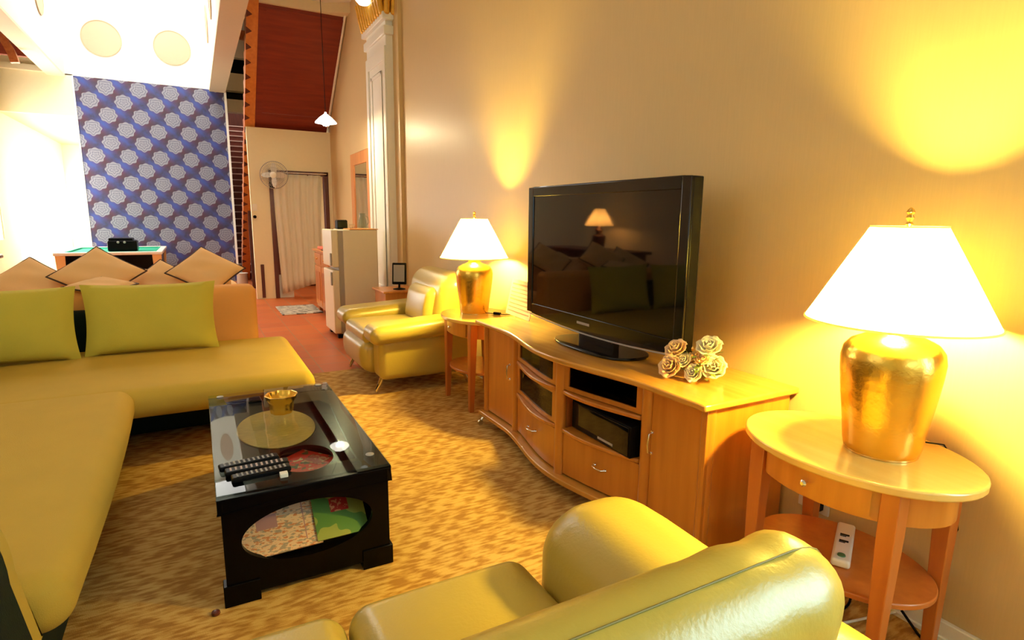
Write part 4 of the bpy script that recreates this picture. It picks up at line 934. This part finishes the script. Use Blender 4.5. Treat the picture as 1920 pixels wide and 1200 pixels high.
# =================================================================== FRIDGE, MIRROR, CABINET
fr = thing('refrigerator', 'cream two door refrigerator standing against the right wall', 'refrigerator', (1.7, 7.45, 0))
ob('body', MB().rbox(1.56, 1.98, 7.15, 7.72, 0.04, 1.33, 0.012, 3), 'fridge', fr)
ob('shadow_rim', MB().box(1.50, 1.56, 7.17, 7.70, 0.05, 1.32), 'fridgegrey', fr)  # grey of this rim paints the shadow between doors and body
d = ob('freezer_door', MB().rbox(1.42, 1.50, 7.15, 7.72, 0.88, 1.33, 0.015, 3), 'fridge', fr); ob('handle', MB().rbox(1.40, 1.42, 7.16, 7.20, 0.90, 1.05, 0.006, 2), 'fridgegrey', d)
d = ob('door', MB().rbox(1.42, 1.50, 7.15, 7.72, 0.06, 0.84, 0.015, 3), 'fridge', fr); ob('handle', MB().rbox(1.40, 1.42, 7.16, 7.20, 0.66, 0.82, 0.006, 2), 'fridgegrey', d)
ob('hinge_foot', MB().box(1.46, 1.60, 7.16, 7.22, 0.0, 0.045).box(1.90, 1.96, 7.16, 7.22, 0, 0.045).box(1.46, 1.6, 7.6, 7.7, 0, 0.045), 'blackmat', fr)
o = ob('cloth_runner', MB().rbox(1.64, 1.99, 7.145, 7.6, 1.331, 1.341, 0.004, 2), 'peach'); tag(o, 'orange cloth spread on top of the refrigerator', 'cloth')
o = ob('black_box', MB().rbox(1.57, 1.70, 7.50, 7.64, 1.331, 1.44, 0.01, 2).box(1.58, 1.69, 7.51, 7.63, 1.44, 1.445), 'blackmat'); tag(o, 'small black box on top of the refrigerator', 'box')
t = thing('drinking_glass_stand', 'clear glass jug on top of the refrigerator under the mirror', 'jug', (1.86, 7.35, 1.341))
ob('jug_body', MB().lathe([(0.05, 0.001), (0.055, 0.02), (0.05, 0.10), (0.035, 0.15), (0.038, 0.19), (0.035, 0.19), (0.03, 0.15), (0.045, 0.1), (0.048, 0.02), (0.001, 0.01)], 1.86, 7.38, 1.341, 24, caps=False), 'glass', t)
ob('jug_handle', MB().tube([(1.90, 7.38, 1.37), (1.94, 7.38, 1.42), (1.93, 7.38, 1.48), (1.895, 7.38, 1.50)], 0.007), 'glass', t)
o = ob('tea_cup', MB().lathe([(0.02, 0.001), (0.025, 0.005), (0.042, 0.05), (0.039, 0.05), (0.022, 0.008), (0.001, 0.006)], 1.74, 7.45, 1.341, 24, caps=False), 'whitepl'); tag(o, 'small white cup between black box and jug on the refrigerator', 'cup')
mr = thing('wall_mirror', 'tall mirror in an orange wooden frame on the right wall', 'mirror', (2.27, 9.0, 1.2))
mx0 = W - 0.035
ob('frame', MB().box(mx0, W, 8.42, 8.58, 1.15, 2.45).box(mx0, W, 9.38, 9.56, 1.15, 2.45).box(mx0, W, 8.58, 9.38, 2.27, 2.45).box(mx0, W, 8.58, 9.38, 1.15, 1.30), 'orangewood', mr, bevel=0.006)
ob('mirror_pane', MB().box(mx0 + 0.015, mx0 + 0.02, 8.58, 9.38, 1.30, 2.27), 'mirror', mr)
sb = thing('sideboard', 'orange wood sideboard between refrigerator and far doorway', 'cabinet', (1.9, 8.9, 0))
ob('body', MB().rbox(1.62, 2.27, 8.35, 9.45, 0.09, 0.96, 0.008, 2), 'orangewood', sb)
ob('top', MB().rbox(1.58, 2.27, 8.32, 9.48, 0.96, 0.99, 0.008, 2), 'orangewood', sb)
for (y0, y1) in ((8.40, 8.88), (8.92, 9.40)):
    d = ob('door', MB().rbox(1.60, 1.62, y0, y1, 0.14, 0.74, 0.006, 2), 'orangewood', sb)
    ob('raised_panel', MB().rbox(1.592, 1.602, y0 + 0.07, y1 - 0.07, 0.22, 0.66, 0.004, 2), 'mapledark', d)
    q = ob('drawer', MB().rbox(1.60, 1.62, y0, y1, 0.77, 0.93, 0.006, 2), 'orangewood', sb)
    ob('knob', MB().lathe([(0.006, 0), (0.014, 0.01), (0.01, 0.02)], n=14, mtx=T((1.60, (y0 + y1) / 2, 0.85)) @ RY(-90)), 'brass', q)
for x in (1.64, 2.2):
    for y in (8.38, 9.40): ob('foot', MB().box(x, x + 0.05, y, y + 0.05, 0, 0.1), 'mapledark', sb)
o = ob('tray', MB().rbox(1.60, 2.0, 8.45, 8.85, 0.991, 1.005, 0.005, 2), 'blackmat'); tag(o, 'black tray on the orange sideboard', 'tray')
o = ob('folded_cloth', MB().rbox(1.63, 1.95, 8.90, 9.3, 0.991, 1.03, 0.015, 3), 'redmag'); M['pinkcloth'] = mat('pink_cloth', (0.8, 0.18, 0.10), 0.8, noise=0.1); o.data.materials[0] = M['pinkcloth']; tag(o, 'folded pink red cloth on the far end of the sideboard', 'cloth')
o = ob('floor_mat', MB().rbox(1.06, 1.66, 9.2, 10.1, 0.0, 0.014, 0.006, 2), 'rug'); tag(o, 'black and white patterned mat on the tiles before the doorway', 'mat')
o = ob('light_switch', MB().rbox(0.90, 0.98, YD - 0.012, YD, 1.56, 1.68, 0.004, 2), 'whitepl'); tag(o, 'white wall switch on the narrow wall left of the doorway', 'switch')
o = ob('wall_knob', MB().lathe([(0.012, 0), (0.012, 0.02), (0.028, 0.03), (0.028, 0.05), (0.01, 0.06)], n=16, mtx=T((0.93, YD, 1.46)) @ RX(90)), 'blackmat'); tag(o, 'dark round knob below the white wall switch', 'knob')  # a plain round knob, not a push button

# wall fan
wf = thing('wall_fan', 'grey white round wall fan beside the top of the far doorway', 'fan', (1.24, YD, 2.15))
Mf = T((1.25, 10.88, 2.17)) @ RZ(-18) @ RX(90)
ob('motor_housing', MB().lathe([(0.03, -0.18), (0.06, -0.15), (0.07, -0.07), (0.05, -0.05)], n=24, mtx=Mf), 'whitepl', wf)
ob('wall_bracket', MB().rbox(1.20, 1.28, YD - 0.03, YD, 1.95, 2.15, 0.01, 2).tube([(1.24, YD - 0.02, 2.02), (1.25, YD - 0.12, 2.06), (1.27, 11.03, 2.15)], 0.018), 'blackmat', wf)
cg = MB()
for k in range(48):
    a = 2 * PI * k / 48; c, s_ = math.cos(a), math.sin(a)
    cg.tube([Mf @ V((0.05 * c, 0.05 * s_, 0.055)), Mf @ V((0.15 * c, 0.15 * s_, 0.05)), Mf @ V((0.225 * c, 0.225 * s_, 0.0)), Mf @ V((0.16 * c, 0.16 * s_, -0.05)), Mf @ V((0.06 * c, 0.06 * s_, -0.06))], 0.0016, 5)
for (r, z, q) in ((0.228, 0, 0.006), (0.18, 0.036, 0.002), (0.12, 0.052, 0.002)):
    cg.tube([Mf @ V((r * math.cos(2 * PI * i / 48), r * math.sin(2 * PI * i / 48), z)) for i in range(49)], q, 6)
ob('cage', cg, 'greypl', wf)
ob('hub', MB().lathe([(0.05, 0.045), (0.055, 0.055), (0.04, 0.066), (0.01, 0.07)], n=24, mtx=Mf), 'whitepl', wf)
for k in range(4):
    Mb = Mf @ RZ(90 * k) @ RX(22)
    rows = []
    for i in range(7):
        t_ = i / 6; wd = 0.03 + 0.075 * math.sin(PI * min(1, t_ * 0.8 + 0.15)); rows.append([(0.035 + 0.165 * t_, -wd / 2, -0.004), (0.035 + 0.165 * t_, wd / 2, 0.004), (0.035 + 0.165 * t_, wd / 2, 0.007), (0.035 + 0.165 * t_, -wd / 2, -0.001)])
    b_ = MB(); q = MB().loft(rows); b_.add(q.v, q.f, Mb); ob('blade', b_, 'whitepl', wf)

# pendant
pd = thing('pendant_lamp', 'lit white cone pendant lamp hanging on a thin dark wire', 'lamp', (1.60, 8.0, 5.0))
ob('wire', MB().tube([(1.58, 8.0, 4.95), (1.585, 8.0, 2.80)], 0.004, 6), 'blackmat', pd)
ob('shade', MB().lathe([(0.135, 2.675), (0.13, 2.69), (0.075, 2.745), (0.035, 2.775), (0.015, 2.79), (0.012, 2.81)], 1.585, 8.0, 0, 40), 'pendshade', pd)
ob('bulb', MB().lathe([(0.001, 2.635), (0.035, 2.645), (0.05, 2.67), (0.045, 2.68)], 1.585, 8.0, 0, 20), 'pendbulb', pd)

# =================================================================== POOL TABLE
pt_ = thing('pool_table', 'pool table with green felt in front of the flower wallpaper', 'pool table', (-1.35, 13.2, 0))
a0, a1, b0, b1 = -2.14, -0.56, 12.2, 14.25
ob('felt', MB().box(a0 + 0.1, a1 - 0.1, b0 + 0.1, b1 - 0.1, 0.78, 0.80), 'felt', pt_)
ob('rail', MB().rbox(a0, a1, b0, b0 + 0.1, 0.77, 0.825, 0.012, 2).rbox(a0, a1, b1 - 0.1, b1, 0.77, 0.825, 0.012, 2).rbox(a0, a0 + 0.1, b0 + 0.09, b1 - 0.09, 0.77, 0.825, 0.012, 2).rbox(a1 - 0.1, a1, b0 + 0.09, b1 - 0.09, 0.77, 0.825, 0.012, 2), 'trimwhite', pt_)
ob('cushion_rail', MB().box(a0 + 0.1, a1 - 0.1, b0 + 0.1, b0 + 0.14, 0.80, 0.82).box(a0 + 0.1, a1 - 0.1, b1 - 0.14, b1 - 0.1, 0.80, 0.82).box(a0 + 0.1, a0 + 0.14, b0 + 0.14, b1 - 0.14, 0.80, 0.82).box(a1 - 0.14, a1 - 0.1, b0 + 0.14, b1 - 0.14, 0.80, 0.82), 'felt', pt_)
ob('side_panel', MB().box(a0 + 0.06, a1 - 0.06, b0 + 0.04, b1 - 0.04, 0.45, 0.77), 'black', pt_)
for x in (a0 + 0.02, a1 - 0.16):
    for y in (b0 + 0.02, b1 - 0.16): ob('leg', MB().loft([[(x + q, y + q, z), (x + 0.14 - q, y + q, z), (x + 0.14 - q, y + 0.14 - q, z), (x + q, y + 0.14 - q, z)] for z, q in ((0.0, 0.025), (0.77, 0.0))]), 'beige', pt_)
t = thing('black_case', 'black case lying on the pool table', 'case', (-1.21, 13.0, 0.80))
ob('case_body', MB().rbox(-1.44, -0.98, 12.82, 13.2, 0.801, 1.0, 0.03, 3), 'blackmat', t)
ob('lid', MB().rbox(-1.42, -1.04, 12.84, 13.18, 0.99, 1.045, 0.02, 3), 'blackmat', t)
for x in (-1.27, -1.17): ob('latch', MB().lathe([(0.022, 0), (0.016, 0.006)], n=14, mtx=T((x, 12.82, 0.97)) @ RX(90)), 'greypl', t)
o = ob('white_stool', MB().lathe([(0.10, 0), (0.11, 0.02), (0.10, 0.26), (0.12, 0.30), (0.02, 0.31)], 0.78, 13.2, 0, 20), 'whitepl'); tag(o, 'low white round stool at the foot of the far stairs', 'stool')

# =================================================================== LEFT WALL CONSOLE (seen mirrored in the television)
cs = thing('console_table', 'dark carved console table by the left wall, mirrored in the television', 'table', (-2.6, 8.6, 0))
ob('top', MB().rbox(-2.95, -2.25, 7.5, 9.9, 0.90, 0.95, 0.015, 2), 'darkwood', cs)
ob('apron', MB().box(-2.9, -2.3, 7.6, 9.8, 0.78, 0.90), 'darkwood', cs)
for x in (-2.9, -2.36):
    for y in (7.6, 9.74): ob('leg', MB().lathe([(0.03, 0), (0.045, 0.03), (0.025, 0.1), (0.05, 0.4), (0.03, 0.7), (0.045, 0.8)], x + 0.03, y + 0.03, 0, 14), 'darkwood', cs)
L3 = thing('urn_lamp', 'grey urn lamp with lit cone shade on the dark console table', 'lamp', (-2.6, 8.55, 0.95))
ob('urn', MB().lathe([(0.08, 0), (0.10, 0.02), (0.13, 0.16), (0.12, 0.24), (0.05, 0.28), (0.07, 0.34), (0.03, 0.38), (0.015, 0.42)], -2.6, 8.55, 0.951, 28), 'darkwood', L3)
ob('shade', MB().lathe([(0.26, 0.42), (0.09, 0.72)], -2.6, 8.55, 0.95, 48, caps=False), 'shade', L3)
ob('bulb', MB().lathe([(0.012, 0.40), (0.03, 0.46), (0.034, 0.50), (0.024, 0.53), (0.001, 0.54)], -2.6, 8.55, 0.951, 20), 'urnbulb', L3)

# =================================================================== POWER STRIP, CABLES
Ms = T((2.005, 1.115, 0.318)) @ RZ(208)
t = thing('power_strip', 'white power strip with dark marks lying on the end table shelf', 'power strip', (1.93, 1.15, 0.305))
ob('body', MB().rbox(-0.15, 0.15, -0.03, 0.03, 0, 0.03, 0.01, 3, mtx=Ms), 'whitepl', t)
ob('button', MB().lathe([(0.014, 0.029), (0.012, 0.034)], -0, 0, 0, 16, mtx=Ms @ T((0.115, 0, 0))), 'greenb', t)
for q in (-0.05, 0.0): ob('socket', MB().box(q, q + 0.012, -0.015, 0.015, 0.029, 0.0315, mtx=Ms).box(q + 0.016, q + 0.02, -0.015, 0.005, 0.029, 0.0315, mtx=Ms), 'blackmat', t)
for i, (pts, m, lab) in enumerate((
    ([(1.55, 1.62, 0.02), (1.7, 1.45, 0.018), (1.85, 1.32, 0.02), (2.0, 1.26, 0.03), (2.2, 1.22, 0.02)], 'blackmat', 'black cable on the carpet nearest the television cabinet'),
    ([(1.60, 1.48, 0.018), (1.76, 1.33, 0.018), (1.9, 1.2, 0.02), (2.1, 1.14, 0.018), (2.22, 1.18, 0.03)], 'blackmat', 'black cable running under the middle of the near end table'),
    ([(1.62, 1.40, 0.02), (1.78, 1.26, 0.018), (1.95, 1.12, 0.018), (2.15, 1.06, 0.02), (2.23, 1.02, 0.04)], 'whitepl', 'white cable on the carpet under the near end table'),
    ([(1.98, 0.98, 0.02), (2.06, 0.88, 0.025), (2.15, 0.86, 0.02), (2.22, 0.94, 0.018), (2.23, 1.0, 0.06)], 'blackmat', 'black cable looped behind the near end table leg'))):
    P = [V(p) for p in pts]; fine = []
    for k in range(len(P) - 1):
        p0, p1, p2, p3 = P[max(k - 1, 0)], P[k], P[k + 1], P[min(k + 2, len(P) - 1)]
        for j in range(8):
            t_ = j / 8; fine.append(0.5 * ((2 * p1) + (-p0 + p2) * t_ + (2 * p0 - 5 * p1 + 4 * p2 - p3) * t_ ** 2 + (-p0 + 3 * p1 - 3 * p2 + p3) * t_ ** 3))
    fine.append(P[-1]); o = ob('power_cable', MB().tube(fine, 0.005, 8), m); tag(o, lab, 'cable', 'cables by the near end table')
t = thing('wall_socket', 'white wall socket with a black plug behind the near end table', 'socket', (W, 1.40, 0.3))
ob('plate', MB().rbox(W - 0.012, W, 1.34, 1.48, 0.26, 0.34, 0.004, 2), 'whitepl', t)
ob('plug', MB().rbox(W - 0.05, W - 0.01, 1.36, 1.40, 0.28, 0.32, 0.008, 2), 'blackmat', t)
